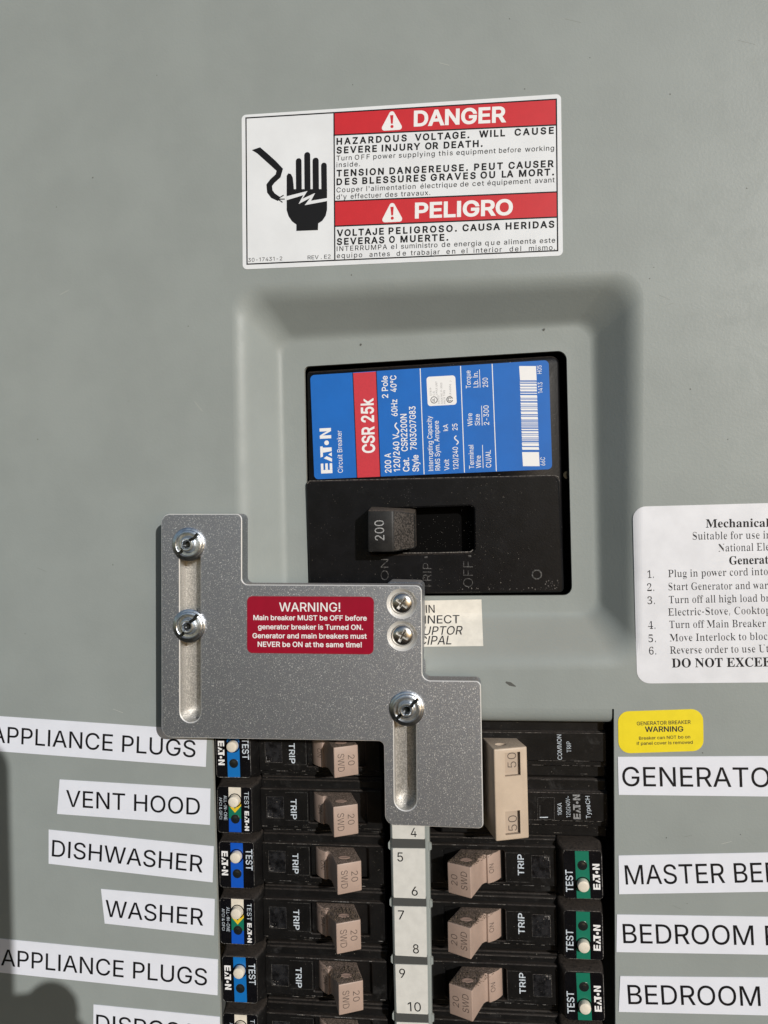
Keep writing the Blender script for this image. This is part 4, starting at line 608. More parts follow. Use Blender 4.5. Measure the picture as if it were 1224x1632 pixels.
# nicks, grit and scuffs in the enamel
def fleck(px, py, r, mat='mark', z=0.03):
    c = P(px, py, z); k = random.randint(5, 8); a0 = random.random() * 6
    mb.flat([c + Vector((math.cos(a0 + 2 * math.pi * i / k), math.sin(a0 + 2 * math.pi * i / k))) * r * random.uniform(0.5, 1.1) for i in range(k)], z, mat)
for px, py, r in [(148, 283, .35), (1035, 444, .3), (1042, 426, .22), (562, 135, .25), (836, 142, .3), (1068, 150, .3), (60, 700, .25), (205, 640, .2),
                  (1100, 620, .25), (1160, 700, .2), (300, 520, .22), (90, 330, .2), (250, 120, .25), (940, 92, .2), (1190, 300, .25), (1095, 1440, .2),
                  (1062, 1335, .25), (1180, 1330, .2), (560, 438, .3), (812, 30, .25), (446, 1340, .2), (40, 1010, .2), (180, 900, .22), (1120, 1200, .25)]:
    fleck(px, py, r)
for px, py, r in [(484, 470, .5), (575, 549, .45), (867, 525, .5), (893, 516, .55), (654, 526, .3)]:
    zf = -DEEP * (0.15 if py < 480 else 1.0) + 0.25
    c = P(px, py, zf); mb.flat(circle(c, r * 0.8, 7), zf, 'mark')
for a_, b_ in (((1176, 64), (1204, 71)), ((1050, 470), (1068, 478)), ((1064, 486), (1074, 483)), ((900, 1290 - 1260), (926, 36)), ((60, 905), (74, 911)), ((1090, 1334), (1103, 1331)), ((1072, 1443), (1086, 1449))):
    mb.line(P(*a_, .02), P(*b_, .02), .14, .02, 'faint')
for a_, b_ in (((310, 640), (322, 655)), ((1140, 500), (1150, 506)), ((95, 470), (110, 462)), ((700, 100), (716, 104)), ((1150, 1345), (1166, 1341)), ((180, 1130), (196, 1136))):
    mb.line(P(*a_, .02), P(*b_, .02), .10, .02, 'scratch')
mb.stroke([P(806, 1087, .04), P(813, 1090, .04), P(822, 1094, .04)], [.5, 1.2, .3], 0.04, 'mark')
mb.build('face_sheet', panel, smooth=50)
# strip of sheet left standing between the two columns of breakers
mb = MB()
ra, rb = P(621.5, 1320), P(683.5, 1320); rc, rd = P(629, 1632), P(688, 1632)
rail = [ext(ra, rc, Y_END + 26), ext(rb, rd, Y_END + 26), ext(rb, rd, T0.y - 5.5), ext(ra, rc, T0.y - 5.5)]
mb.prism(rail, -4.5, -0.2, 'paint', ch=0.5, side='paint')
for py in (1349, 1440, 1531, 1622):          # stubs of the twist-outs along the strip
    for a, b, sgn in ((ra, rc, -1), (rb, rd, 1)):
        c = ext(a, b, P(650, py).y)
        mb.prism([c + Vector((-0.2, -1.5)), c + Vector((0.75 * sgn, -0.9)), c + Vector((0.75 * sgn, 0.8)), c + Vector((-0.2, 1.6))] , -1.5, -0.35, 'paint')
mb.build('centre_rail', panel, smooth=30)
mb = MB()
for k in range(15):                           # thin dark strips between the number cards
    yc = P(652, 1344.5).y - 19.0 * (k - 1)
    a, b = ext(P(626, 1391), P(630, 1577), yc), ext(P(678, 1391), P(681.4, 1577), yc)
    mb.prism([Vector((a.x - .15, yc - 1.6)), Vector((b.x + .15, yc - 1.6 + .2)), Vector((b.x + .15, yc + 1.6 + .2)), Vector((a.x - .15, yc + 1.6))], -0.2, -0.12, 'steel_dark')
mb.build('rail_dark_bars', panel)
# the box behind
mb = MB()
bx = rect(-200, Y_END + 4, 153, 210)
mb.wall(list(reversed(ccw(bx))), -100, list(reversed(ccw(bx))), -14.2, 'steel_dark')
mb.cap([ccw(bx)], -100, 'steel_dark')
mb.wall(ccw(rect(-203, Y_END + 1, 156, 213)), -102, ccw(rect(-203, Y_END + 1, 156, 213)), -14.2, 'paint')
mb.build('enclosure_box', panel)

# ================================================================== MAIN BREAKER
main = thing('main_breaker', 'large black main circuit breaker with blue rating label, sunk in the recess', 'circuit breaker', (*P(690, 760, -11), -11.0))
ZB, ZC = -11.2, -9.2
mb = MB()
body = rounded(list(reversed(Q([(488.5, 592), (891, 566), (899, 944), (494, 948)], ZB))), [1.5, 2.2, 2.8, 1.2], 8)
body_mb = mb
mb = MB()
cv = rounded(list(reversed(Q([(487, 766), (891, 757), (899, 944), (493, 948)], ZC))), [1.0, 1.5, 3.0, 1.6], 8)
slot = rounded(list(reversed(Q([(588, 812), (755, 806), (756, 880), (590, 884)], ZC))), 1.6, 6)
body_mb.prism(body, -75, ZB, 'black_main', ch=0.7, holes=[offset_loop(ccw(slot), -0.3)])
body_mb.build('body', main, smooth=50)
mb.prism(cv, ZB - 0.6, ZC, 'black_main', ch=0.55, holes=[slot])
fl = ccw(slot)
mb.wall(list(reversed(fl)), ZC - 7, list(reversed(fl)), ZC - 0.4, 'black_main')
mb.cap([fl], ZC - 7, 'pit')  # near-black floor stands in for the shade deep in the slot
mb.stroke([P(642, 881.5, ZC), P(700, 881, ZC), P(750, 879.5, ZC), P(754, 876, ZC)], 0.28, ZC + 0.04, 'edge_dust_glint')  # pale line for the dusty ledge and its highlight
mb.stroke([P(490, 771, ZC), P(493, 766.5, ZC), P(600, 764, ZC), P(760, 760.3, ZC), P(884, 757.6, ZC), P(890, 760, ZC), P(892, 768, ZC)], 0.16, ZC + 0.02, 'edge_dust_glint')  # highlight along the cover's top edge, painted as a pale line
def cx2(x, y, z): return P(470 + x / 2.72, 540 + y / 2.72, z)
ZT = ZC + 0.05
for t, x, y0, y1, cp in (('ON', 406, 1046, 955, 34), ('TRIP', 592, 1086, 972, 38), ('OFF', 772, 1076, 965, 42)):
    mb.text(t, cx2(x, y0, ZT), cx2(x, y1, ZT), cp / 2.72 / 4.7, ZT, 'emboss', wt=-0.012, kmax=2)  # grey stands for dust and light caught on the letter edges
for x, y in ((575, 946), (765, 942)):
    mb.flat(rect(*(cx2(x - 13, y + 4, ZT)), *(cx2(x, y - 4, ZT))), ZT, 'emboss')
c = cx2(1048, 1022, ZC)
mb.lathe(c, [(1.75, ZC + .02), (1.6, ZC + .2), (1.3, ZC + .2), (1.2, ZC + .03)], 'emboss', 24)
for k in range(36):                            # dust worn into the lower right corner and along the edge
    x, y = random.uniform(700, 1140), random.uniform(1078, 1088)
    q = cx2(x, y, ZT); mb.flat(circle(q, random.uniform(.06, .2), 5), ZT, 'edge_dust_glint')
for k in range(26):
    q = cx2(random.uniform(1085, 1145), random.uniform(1040, 1085), ZT); mb.flat(circle(q, random.uniform(.06, .22), 5), ZT, 'edge_dust_glint')
for k in range(40):
    q = cx2(random.gauss(490, 12), random.uniform(625, 730), ZT); mb.flat(circle(q, random.uniform(.04, .1), 5), ZT, 'emboss')
for k in range(70):
    q = cx2(random.uniform(535, 770), random.triangular(745, 925, 900), ZC - 6.9); mb.flat(circle(q, random.uniform(.04, .1), 5), ZC - 6.9, 'edge_dust_glint')
for k in range(130):
    q = cx2(random.uniform(70, 1130), random.uniform(640, 1060), ZT); mb.flat(circle(q, random.uniform(.03, .085), 5), ZT + .004, 'emboss')
for k in range(60):
    q = cx2(random.gauss(820, 60), random.gauss(850, 60), ZT); mb.flat(circle(q, random.uniform(.03, .09), 5), ZT, 'emboss')
mb.build('lower_cover', main, smooth=40)

# rating label
mb = MB(); ZL = ZB + 0.06
lab = rounded(list(reversed(Q([(494.3, 598), (874.4, 573.8), (880, 747.7), (501, 764)], ZL))), 1.5, 6)
mb.prism(lab, ZB, ZL, 'blue')
z1, z2, z3 = ZL + .012, ZL + .024, ZL + .036
mb.flat(Q([(562.2, 594.6), (599.6, 592.2), (606.3, 759.6), (569, 761.2)], z1), z1, 'red_print')
for a, b in (((562.2, 593.9), (569, 761.3)), ((599.6, 591.4), (606.3, 759.6))): mb.line(P(*a, z2), P(*b, z2), .28, z2, 'ink')
for a, b in (((669.6, 587.3), (675.9, 755.8)), ((734, 583.3), (740.2, 753)), ((784.3, 580), (791, 750.8))): mb.line(P(*a, z1), P(*b, z1), .28, z1, 'white_print')
def lt(t, x0, y0, y1, cp, x1=None, wt=0.012, font=None, mat='white_print'):
    mb.text(t, cx2(x0, y0, z2), cx2(x1 if x1 is not None else x0 - (y0 - y1) * 0.032, y1, z2), cp / 2.72 / 4.68, z2, mat, wt=wt, font=font)
maker_logo(mb, cx2(163, 582, z2), cx2(156, 386, z2), 51 / 2.72 / 4.68, z2, 'white_print')
lt('Circuit Breaker', 208, 580, 397, 22, wt=.0)
lt('CSR 25k', 346, 494, 256, 53, wt=.022)
lt('200 A', 418, 580, 495, 27); lt('2 Pole', 404, 256, 160, 26)
lt('120/240 V', 456, 575, 412, 27); lt('60Hz', 445, 335, 262, 26); lt('40°C', 441, 230, 158, 26)
lt('Cat.', 496, 575, 515, 27); lt('CSR2200N', 489, 487, 325, 27)
lt('Style', 537, 575, 503, 27); lt('7803C07G83', 528, 480, 292, 27)
lt('Interrupting Capacity', 600, 572, 334, 21, wt=.004); lt('RMS Sym. Ampere', 630, 570, 355, 21, wt=.004)
lt('Volt', 669, 570, 522, 21, wt=.004); lt('kA', 664, 399, 370, 21, wt=.004)
lt('120/240', 709, 566, 468, 22, wt=.006); lt('25', 705, 396, 367, 22, wt=.006)
lt('Terminal', 777, 563, 460, 21, wt=.004); lt('Wire', 807, 560, 506, 21, wt=.004); lt('CU/AL', 851, 557, 482, 22, wt=.004)
lt('Wire', 770, 378, 322, 21, wt=.004); lt('Size', 802, 375, 326, 21, wt=.004); lt('2–300'.replace('–', '-'), 842, 373, 288, 22, wt=.004)
lt('Torque', 763, 214, 137, 21, wt=.004); lt('Lb. In.', 795, 210, 141, 21, wt=.004); lt('250', 837, 209, 168, 22, wt=.004)
for x, y0, y1 in ((816, 560, 460), (812, 376, 290), (803, 211, 133)): mb.line(cx2(x, y0, z1), cx2(x - 3, y1, z1), .2, z1, 'white_print')
for x, y0, y1, w in ((442, 414, 364, .42), (700, 458, 420, .36)):
    mb.stroke([cx2(x + 8 * math.sin(2 * math.pi * k / 14), y0 + (y1 - y0) * k / 14, z2) for k in range(15)], w, z2, 'white_print')
# white approval panel with the two listing marks
mb.flat(rounded([cx2(*p, z1) for p in ((576, 292), (702, 285), (695, 158), (570, 165))], 1.0, 5), z1, 'white_print')
def ringflat(c, r, w, z, mat):
    n = 28; a, b = circle(c, r, n), circle(c, r - w, n)
    mb.mesh([(p.x, p.y, z) for p in a + b], [(i, (i + 1) % n, n + (i + 1) % n, n + i) for i in range(n)], mat)
ringflat(cx2(603, 265, z2), 1.18, .2, z2, 'ink'); lt('UL', 607, 274, 257, 11, wt=.01, mat='ink')
ringflat(cx2(671, 263, z2), 1.1, .26, z2, 'ink'); ringflat(cx2(671, 263, z2), .62, .2, z2, 'ink')
mb.flat(rect(*cx2(668, 266, z3), *cx2(685, 259, z3)), z3, 'white_print')
for t, x, y0, y1 in (('E7819', 593, 245, 212), ('C.B.', 606, 245, 226), ('2 POLE UNIT', 619, 245, 184), ('LISTED', 627, 281, 246), ('CODE NO. P-3000', 641, 281, 190),
                     ('HACR TYPE', 653, 281, 222), ('LR 43556', 678, 245, 196)):
    lt(t, x, y0, y1, 8, wt=-.01, mat='ink')
lt('7', 680, 186, 181, 8, wt=-.01, mat='ink')
# bar code
def bar(ya, yb):
    f = lambda x, y: cx2(x + (y - 118) * 0.0345, y, z1)
    mb.flat([f(974, yb), f(1046, yb), f(1045, ya), f(972, ya)], z1, 'white_print')
bar(118, 180); bar(491, 552)
random.seed(21); y = 186
while y < 484:
    w = random.choice((3, 4, 6, 9, 12)); bar(y, min(486, y + w)); y += w + random.choice((2.5, 3, 3.5, 4.5, 6))
lt('H05', 1070, 151, 115, 19, wt=0); lt('1413', 1074, 235, 188, 19, wt=0); lt('66C', 1085, 549, 513, 19, wt=0)
mb.build('rating_label', main, smooth=0)

# toggle
mb = MB(); zt, zl = 0.0, ZC - 3
f4 = Q([(586.5, 880), (627, 880), (626, 813), (586, 813)], zt)
sl = Q([(662, 874), (661, 818)], ZC + 2.2)
bl = Q([(664, 872), (663, 816)], zl)
k0 = Q([(592, 880), (592, 806)], zl)
A = [(*f4[0], zt), (*f4[1], zt), (*f4[2], zt), (*f4[3], zt)]
B0, B1 = (*sl[0], ZC + 2.2), (*sl[1], ZC + 2.2)
D0, D1 = (bl[0].x, bl[0].y, zl), (bl[1].x, bl[1].y + 1.2, zl)
E0, E1 = (k0[0].x, k0[0].y, zl), (k0[1].x, k0[1].y, zl)
mb.face(A, 'black_worn'); mb.face([A[1], B0, B1, A[2]], 'black_dusty'); mb.face([B0, D0, D1, B1], 'black_dusty')
mb.face([A[3], A[2], B1, D1, E1], 'black_worn'); mb.face([A[0], E0, D0, B0, A[1]], 'black_worn'); mb.face([A[0], A[3], E1, E0], 'black_worn')
tg = mb.build('toggle', main, smooth=50, bevel=0.5)
mb = MB()
mb.text('200', P(470 + 388 / 2.72, 540 + 873 / 2.72, zt), P(470 + 385 / 2.72, 540 + 786 / 2.72, zt), 41 / 2.72 / 4.9, zt + .03, 'figure_grey', wt=0.0)
random.seed(5)
for k in range(150):
    t, s = random.random(), random.random()
    a = Vector(A[1]).lerp(Vector(B0), t); b = Vector(A[2]).lerp(Vector(B1), t); q = a.lerp(b, s) + Vector((.03, 0, .06)); r = random.uniform(.03, .09)
    mb.face([q + Vector((r * math.cos(i * 1.256), r * math.sin(i * 1.256), -.55 * r * math.cos(i * 1.256))) for i in range(5)], 'edge_dust_glint')
mb.build('rating_figures', tg, smooth=0, origin=ORIG['main_breaker'])
mb = MB()                                      # screw sunk in the gap beside the breaker
c = P(904, 757, -15); mb.lathe(c, [(1.7, -17), (1.7, -15.2), (1.3, -14.8), (.5, -14.8), (.4, -15.6)], 'black_clear', 20, cap=True)
mb.build('mounting_screw', main)

# ================================================================== BRANCH BREAKERS
# built with x = 0 at the step between test module and body, the module to the left
ZF, ZS = -5.0, -6.8
def lever_profile(half, zfront=7.0, dz=3.5, lean=22, x0=23.0, width=8.2):
    t = math.tan(rad(lean)); h = zfront - ZF
    a = (x0, ZF - 3); b = (x0 + h * t, zfront); c = (x0 + h * t + math.sqrt(width ** 2 - dz ** 2), zfront - dz)
    return a, b, c, t
def make_lever(parent, heavy, seed, mat='beige'):
    random.seed(seed)
    mb = MB(); H = 4.9
    a, b, c, t = lever_profile(H)
    low = (c[0] - (c[1] - (ZF - 2)) * t, ZF - 2.0)
    # rocker hub (part of a drum) flowing into the leaning lever
    hub = []
    cxh, czh, rh = 26.5, ZF - 6.2, 9.6
    for k in range(9):
        ang = rad(152 - k * 6.2); hub.append((cxh + rh * math.cos(ang), czh + rh * math.sin(ang)))
    right = []
    prof = hub + [b, c, low] + right + [(low[0] - .5, ZF - 5), (hub[0][0], ZF - 5)]
    # replace the steep hub end by the root of the lever
    hub2 = [p for p in hub if p[0] < a[0] - .1]
    prof = hub2 + [*[(lambda u, p0, p1, p2: (p0[0]*(1-u)**2 + 2*p1[0]*u*(1-u) + p2[0]*u*u, p0[1]*(1-u)**2 + 2*p1[1]*u*(1-u) + p2[1]*u*u))(j / 6, hub2[-1], (a[0] - .1, ZF + 1.1), (a[0] + t * 3.2 + .05, ZF + 3.2)) for j in range(1, 7)], b, c, low] + right + [(low[0] - .5, ZF - 5), (hub[0][0], ZF - 5)]
    def taper(p):
        f = min(1, max(0, (p[1] - ZF) / 12)); return 4.7 + 0.25 * f
    V = [(p[0], -taper(p), p[1]) for p in prof] + [(p[0], taper(p), p[1]) for p in prof]; n = len(prof)
    F = [(i, (i + 1) % n, n + (i + 1) % n, n + i) for i in range(n)]
    F = [tuple(reversed(f)) for f in F]
    loop = [Vector((p[0], p[1])) for p in prof]
    tr = G.tessellate_polygon([[Vector((p.x, p.y, 0)) for p in loop]])
    for (i, j, k) in tr:
        ar = (loop[j] - loop[i]).cross(loop[k] - loop[i])
        q = (i, j, k) if ar > 0 else (i, k, j)
        F.append(q); F.append((n + q[0], n + q[2], n + q[1]))
    mb.mesh(V, F, mat)
    lev = mb.build('toggle', parent, smooth=35, bevel=0.0)
    bm = bmesh.new(); bm.from_mesh(lev.data); bmesh.ops.dissolve_limit(bm, angle_limit=rad(1), verts=bm.verts, edges=bm.edges)
    bmesh.ops.recalc_face_normals(bm, faces=bm.faces)
    es = [e for e in bm.edges if len(e.link_faces) == 2 and e.calc_face_angle(0) > rad(50)]
    bmesh.ops.bevel(bm, geom=es, offset=0.5 * MM, segments=3, profile=0.5, affect='EDGES', clamp_overlap=True)
    bm.to_mesh(lev.data); bm.free()
    lev.data.polygons.foreach_set('use_smooth', [True] * len(lev.data.polygons)); lev.data.set_sharp_from_angle(angle=rad(35))
    # oval hole in the end the dust lies on, cut through to the front edge
    return lev, (a, b, c, t, low)
def front_frame(b, c):
    """Point on the tilted front face from (u along x, y)."""
    sl = (c[1] - b[1]) / (c[0] - b[0])
    return lambda q: b[1] + (q.x - b[0]) * sl + .03
def lever_details(lev, geo, heavy, seed, up):
    """Figures, hole and grit; up = +1 when the lever's +y end faces the sky."""
    random.seed(seed); a, b, c, t, low = geo
    mb = MB(); zf = front_frame(b, c); w = c[0] - b[0]
    mb.text('20', (b[0] + w * 0.58, 1.9), (b[0] + w * 0.58, -1.5), 2.0, zf, 'beige_ink', wt=-.006)
    mb.text('SWD', (b[0] + w * 0.16, 2.6), (b[0] + w * 0.16, -3.1), 2.0, zf, 'beige_ink', wt=-.006)
    def hubz(q): return -11.2 + math.sqrt(max(0, 9.6 ** 2 - (q.x - 26.5) ** 2)) + .04
    mb.text('ON', (20.4, 1.5), (20.4, -1.5), 1.5, hubz, 'beige_ink', wt=-.006)
    mb.build('moulded_figures', lev, smooth=0, origin=(0, 0, 0))
    # pierced hole: a shallow oval cup standing just proud of the end face
    mb = MB(); y = up * 4.99; n = 20
    ctr = Vector((b[0] + w * .36 - 1.2, 0, (b[1] + c[1]) / 2 - 3.6)); ring_o, ring_i, flo = [], [], []
    for k in range(n):
        an = 2 * math.pi * k / n; e = Vector((1.7 * math.cos(an), 0, 1.05 * math.sin(an)))
        ring_o.append((ctr.x + e.x * 1.18, up * 4.93, ctr.z + e.z * 1.18)); ring_i.append((ctr.x + e.x, y + up * .06, ctr.z + e.z))
        flo.append((ctr.x + e.x * .72, y - up * .02, ctr.z + e.z * .72))
    V = ring_o + ring_i + flo
    F = [(i, (i + 1) % n, n + (i + 1) % n, n + i) for i in range(n)] + [(n + i, n + (i + 1) % n, 2 * n + (i + 1) % n, 2 * n + i) for i in range(n)]
    mb.mesh(V, F, 'beige_clean'); mb.mesh(flo, [tuple(range(n))], 'beige_clean')
    mb.build('pierced_hole', lev, smooth=60, origin=(0, 0, 0))
    # loose grit lying on the upper end
    mb = MB()
    cnt = 420 if heavy else 60
    for k in range(cnt):
        u, v = random.random(), random.random() ** (0.8)
        lo = Vector((a[0] - 1, 0, ZF)); p = Vector((b[0], 0, b[1])).lerp(Vector((c[0], 0, c[1])), u)
        base = Vector((18.0, 0, ZF - .5)).lerp(Vector((low[0] - .5, 0, ZF)), u)
        q = base.lerp(p, 0.2 + 0.76 * v)
        if (Vector((q.x, 0, q.z)) - ctr).length < 1.5: continue
        s = random.uniform(.06, .20 if heavy else .13); q.y = up * (4.95 + s * .35)
        pts = [q + Vector((random.uniform(-1, 1) * .3 * s, random.uniform(-1, 1) * .3 * s, random.uniform(-1, 1) * .3 * s)) + s * Vector(d) for d in ((1, 0, 0), (0, 0, 1), (-1, 0, 0), (0, 0, -1), (0, up, 0), (0, -up, 0))]
        F = [(0, 1, 4), (1, 2, 4), (2, 3, 4), (3, 0, 4), (1, 0, 5), (2, 1, 5), (3, 2, 5), (0, 3, 5)]
        mb.mesh(pts, F, 'dust')
    d = mb.build('dust', lev, smooth=0, weld=False, origin=(0, 0, 0)); d['kind'] = 'stuff'
def make_branch_body(parent, seed, up=1):
    random.seed(seed)
    mb = MB(); L = 42.0
    # moulded case: shoulders, raised face with a step, and the pocket for the lever
    def strip(y0, y1, z, x0=-.3, x1=L, ch=.35):
        mb.prism(rounded(rect(x0, y0, x1, y1), .5, 3), -60, z, 'black', ch=ch)
    strip(-9.45, 9.45, ZS - .9); strip(-8.6, 8.7, ZS)
    slot_l = rect(16.6, -5.2, 36.6, 5.2)
    mb.prism(rounded(rect(-.2, -6.9, L - .3, 6.1), .4, 3), -20, ZF, 'black', ch=.3, holes=[rounded(slot_l, .5, 3)])
    mb.wall(list(reversed(ccw(rounded(slot_l, .5, 3)))), -17, list(reversed(ccw(rounded(slot_l, .5, 3)))), ZF - .3, 'black'); mb.flat(slot_l, -12, 'black')
    # shallow printed field round the word, and worn pale edges with painted glints
    for y, x0, x1 in ((-6.75, .3, L - 1), (5.95, 1, L - 2), (-8.45, 1, L - 1)):
        x = x0
        while x < x1:
            w = random.uniform(.4, 4.0)
            if random.random() < .62: mb.line((x, y), (min(x1, x + w), y + random.uniform(-.03, .03)), random.uniform(.05, .13), (ZF if y > -7 else ZS) + .02, random.choice(('edge_dust_glint', 'edge_dust_glint', 'edge_shine')))
            x += w + random.uniform(0.1, 2.5)
    for (x0, y0, x1, y1) in ((8.6, 4.9, 16.3, 4.9), (8.6, -4.6, 16.3, -4.6), (16.3, 4.9, 16.3, -4.6)):
        mb.line((x0, y0), (x1, y1), .09, ZF + .015, 'emboss')
    for k in range(26):
        q = (random.uniform(1, L - 1), random.uniform(-9, 8)); r = random.uniform(.04, .11)
        z = ZF if -6.6 < q[1] < 5.8 else ZS
        if z == ZF and 16 < q[0] < 37 and abs(q[1]) < 5.4: continue
        if z == ZF or abs(q[1]) < 8.3: mb.flat(circle(q, r, 5), z + .03, 'edge_dust_glint')
    bd = mb.build('case', parent, smooth=35)
    mb = MB()
    w0 = rect(2.1, -3.9, 8.0, 3.3)
    rim = rect(1.8, -4.2, 8.3, 3.6)
    mb.cap([ccw(rim), list(reversed(ccw(w0)))], ZF + .05, 'black'); mb.flat(w0, ZF + .03, 'black_clear')
    for a_, b_ in (((2.1, 3.3), (8, 3.3)), ((8, 3.3), (8, -3.9)), ((2.1, -3.9), (8, -3.9)), ((2.1, -3.9), (2.1, 3.3))):
        mb.line(a_, b_, .07, ZF + .07, 'emboss' if a_[1] > 0 else 'edge_dust_glint')  # pale rim lines stand in for glimmers on the window edges
    mb.line((2.5, -3.5), (3.1 + random.random(), -3.5), .16, ZF + .06, 'edge_shine'); mb.line((2.5, -3.5), (2.5, -3.0 + random.random() * 1.5), .12, ZF + .065, 'edge_shine')  # painted glint in the lower left corner of the window
    for k in range(10):
        mb.flat(circle((random.uniform(2.3, 4.5), random.uniform(-3.8, -2.2)), random.uniform(.05, .16), 6), ZF + .05, 'edge_dust_glint')  # pale flecks painted as bright spots beside the glint
    mb.build('indicator_window', parent)
    mb = MB()
    mb.text('TRIP', (10.5, 2.7), (10.5, -4.2), 1.95, ZF + .03, 'trip', wt=.012)
    mb.build('trip_lettering', parent, smooth=0)
ZM = -1.0
def make_module(parent, seed):
    random.seed(seed)
    mb = MB()
    base = rounded(rect(-14.6, -9.1, -.1, 8.9), 1.2, 5); mid = rounded(rect(-14.45, -8.5, -.3, 8.3), 1.3, 5); top = rounded(rect(-14.1, -8.0, -1.6, 7.9), 1.3, 5)
    mb.wall(base, -58, base, ZF - .6, 'black'); mb.wall(base, ZF - .6, mid, ZF + .4, 'black'); mb.wall(mid, ZF + .4, top, ZM - .25, 'black')
    t2 = offset_loop(top, .28); mb.wall(top, ZM - .25, t2, ZM, 'black'); mb.cap([t2], ZM, 'black')
    n = len(t2)
    for i in range(n):
        if random.random() < .6: mb.line(t2[i - 1], t2[i], random.uniform(.06, .13), ZM + .02, random.choice(('edge_dust_glint', 'edge_dust_glint', 'edge_shine')))  # dusty edge lines with painted glints among them
    mb.build('test_module', parent, smooth=40)
def module_label(name, kind, right=False):
    """The printed face of a test module, button and lens included, as one part with its own pieces."""
    mb = MB(); z0, z1_, z2_ = ZM + .05, ZM + .07, ZM + .09
    face = rounded(rect(-13.7, -7.6, -2.0, 7.5), 1.0, 4)
    mb.prism(face, ZM, z0, 'black_gloss')
    xs0, xs1 = (-9.9, -5.6)
    if kind == 'stripe_white':
        for (ya, yb, m) in ((7.5, 1.2, 'button'), (1.2, -3.1, 'stripe_green'), (-3.1, -7.6, 'stripe_blue')):
            mb.flat(rect(xs0, yb, xs1, ya), z1_, m)
        mb.flat([Vector((xs0, 1.3)), Vector((-7.75, -1.1)), Vector((xs1, 1.3)), Vector((xs1, 3.0)), Vector((-7.75, .2)), Vector((xs0, 3.0))], z2_, 'stripe_yellow')
        mb.text('TEST', (-4.4, 6.2), (-4.4, .4), 1.5, z1_, 'trip', wt=0)
        maker_logo(mb, (-4.4, -.4), (-4.4, -7.0), 1.5, z1_, 'white_print')
        mb.text('ALL-IN-ONE', (-11.6, 4.6), (-11.6, -3.7), 1.1, z1_, 'trip', wt=.0)
        mb.text('AFCI & GFCI', (-13.2, 4.0), (-13.2, -3.4), 0.95, z1_, 'trip', wt=-.003)
    else:
        mb.flat(rect(xs0, -7.6, xs1, 7.5), z1_, kind)
        mb.text('TEST', (-4.6, 5.5), (-4.6, -1.6), 2.2, z1_, 'trip', wt=.012)
        maker_logo(mb, (-13.1, 4.6), (-13.1, -3.6), 2.2, z1_, 'white_print')
    return mb
def module_parts(parent, kind, seed):
    random.seed(seed)
    lab = module_label('module_label', kind).build('module_label', parent, smooth=0)
    mb = MB(); c = (-7.75, 3.0 if kind != 'stripe_white' else 3.3)
    mb.lathe(c, [(2.35, ZM + .1), (2.3, ZM + .2), (2.05, ZM + .2), (2.0, ZM + .1)], 'black_gloss', 28)
    mb.lathe(c, [(1.85, ZM - .2), (1.85, ZM + 1.5), (1.7, ZM + 1.85), (1.3, ZM + 2.0), (.5, ZM + 2.05)], 'button', 28, cap=True)
    mb.build('test_button', parent, smooth=40)
    mb = MB(); c = (-7.75, -3.0)
    mb.lathe(c, [(1.55, ZM + .1), (1.45, ZM + .16), (1.28, ZM + .12), (.8, ZM + .30), (.3, ZM + .38)], 'hole', 24, cap=True)
    mb.build('indicator_lens', parent, smooth=50)

def branch(label, kind, heavy, up, seed):
    t = thing('branch_breaker', label, 'circuit breaker', (0, 0, 0), 'single pole branch breakers with a tan toggle')
    make_branch_body(t, seed, up); lev, geo = make_lever(t, heavy, seed); lever_details(lev, geo, heavy, seed + 1, up)
    make_module(t, seed + 2); module_parts(t, kind, seed + 3)
    return t
def slope_at(x): return -0.0
LX = P(415, 1381, -1).x
def yl(py, px=380, z=-1): return P(px, py, z).y
rowsL = [(1203, 'stripe_teal'), (1291.6, 'stripe_white'), (1378.6, 'stripe_blue'), (1468, 'stripe_white'), (1561, 'stripe_teal'), (1652, 'stripe_white')]
labelsL = ['black breaker with a light blue stripe, half hidden under the aluminium plate, beside APPLIANCE PLUGS',
           'black breaker with white, yellow, green and blue stripe beside the VENT HOOD label',
           'black breaker with a plain blue stripe beside the DISHWASHER label',
           'black breaker with multicoloured stripe and gritty tan toggle beside the WASHER label',
           'black breaker with blue stripe and very gritty toggle beside the lower APPLIANCE PLUGS label',
           'black breaker cut off by the bottom of the photo beside the DISPOSAL label']
y6 = [yl(r[0]) for r in rowsL]
def settle(o, seed):
    """Each breaker sits, and its toggle leans, a touch differently."""
    random.seed(seed)
    o.matrix_world = o.matrix_world @ Matrix.Translation((random.uniform(-.15, .15) * MM, random.uniform(-.12, .12) * MM, random.uniform(-.25, .15) * MM)) @ Matrix.Rotation(rad(random.uniform(-.5, .5)), 4, 'Z')
    for ch in children(o):
        if ch.name.startswith('toggle'):
            piv = Matrix.Translation((26.5 * MM, 0, -11 * MM))
            ch.matrix_basis = piv @ Matrix.Rotation(rad(random.uniform(-1.6, 1.6)), 4, 'Y') @ Matrix.Rotation(rad(random.uniform(-.5, .5)), 4, 'Z') @ piv.inverted()
        elif ch.name.startswith('module_label'):
            ch.matrix_basis = Matrix.Translation((random.uniform(-.12, .12) * MM, random.uniform(-.2, .2) * MM, 0)) @ Matrix.Translation((-8 * MM, 0, 0)) @ Matrix.Rotation(rad(random.uniform(-1.2, 1.2)), 4, 'Z') @ Matrix.Translation((8 * MM, 0, 0))
def xl(i): return P(408 + (rowsL[i][0] - 1203) * 0.027, rowsL[i][0], -1).x
b_clean = branch(labelsL[2], 'stripe_blue', False, 1, 31)
b_white = branch(labelsL[1], 'stripe_white', False, 1, 41)
b_heavy = branch(labelsL[4], 'stripe_teal', True, 1, 51)
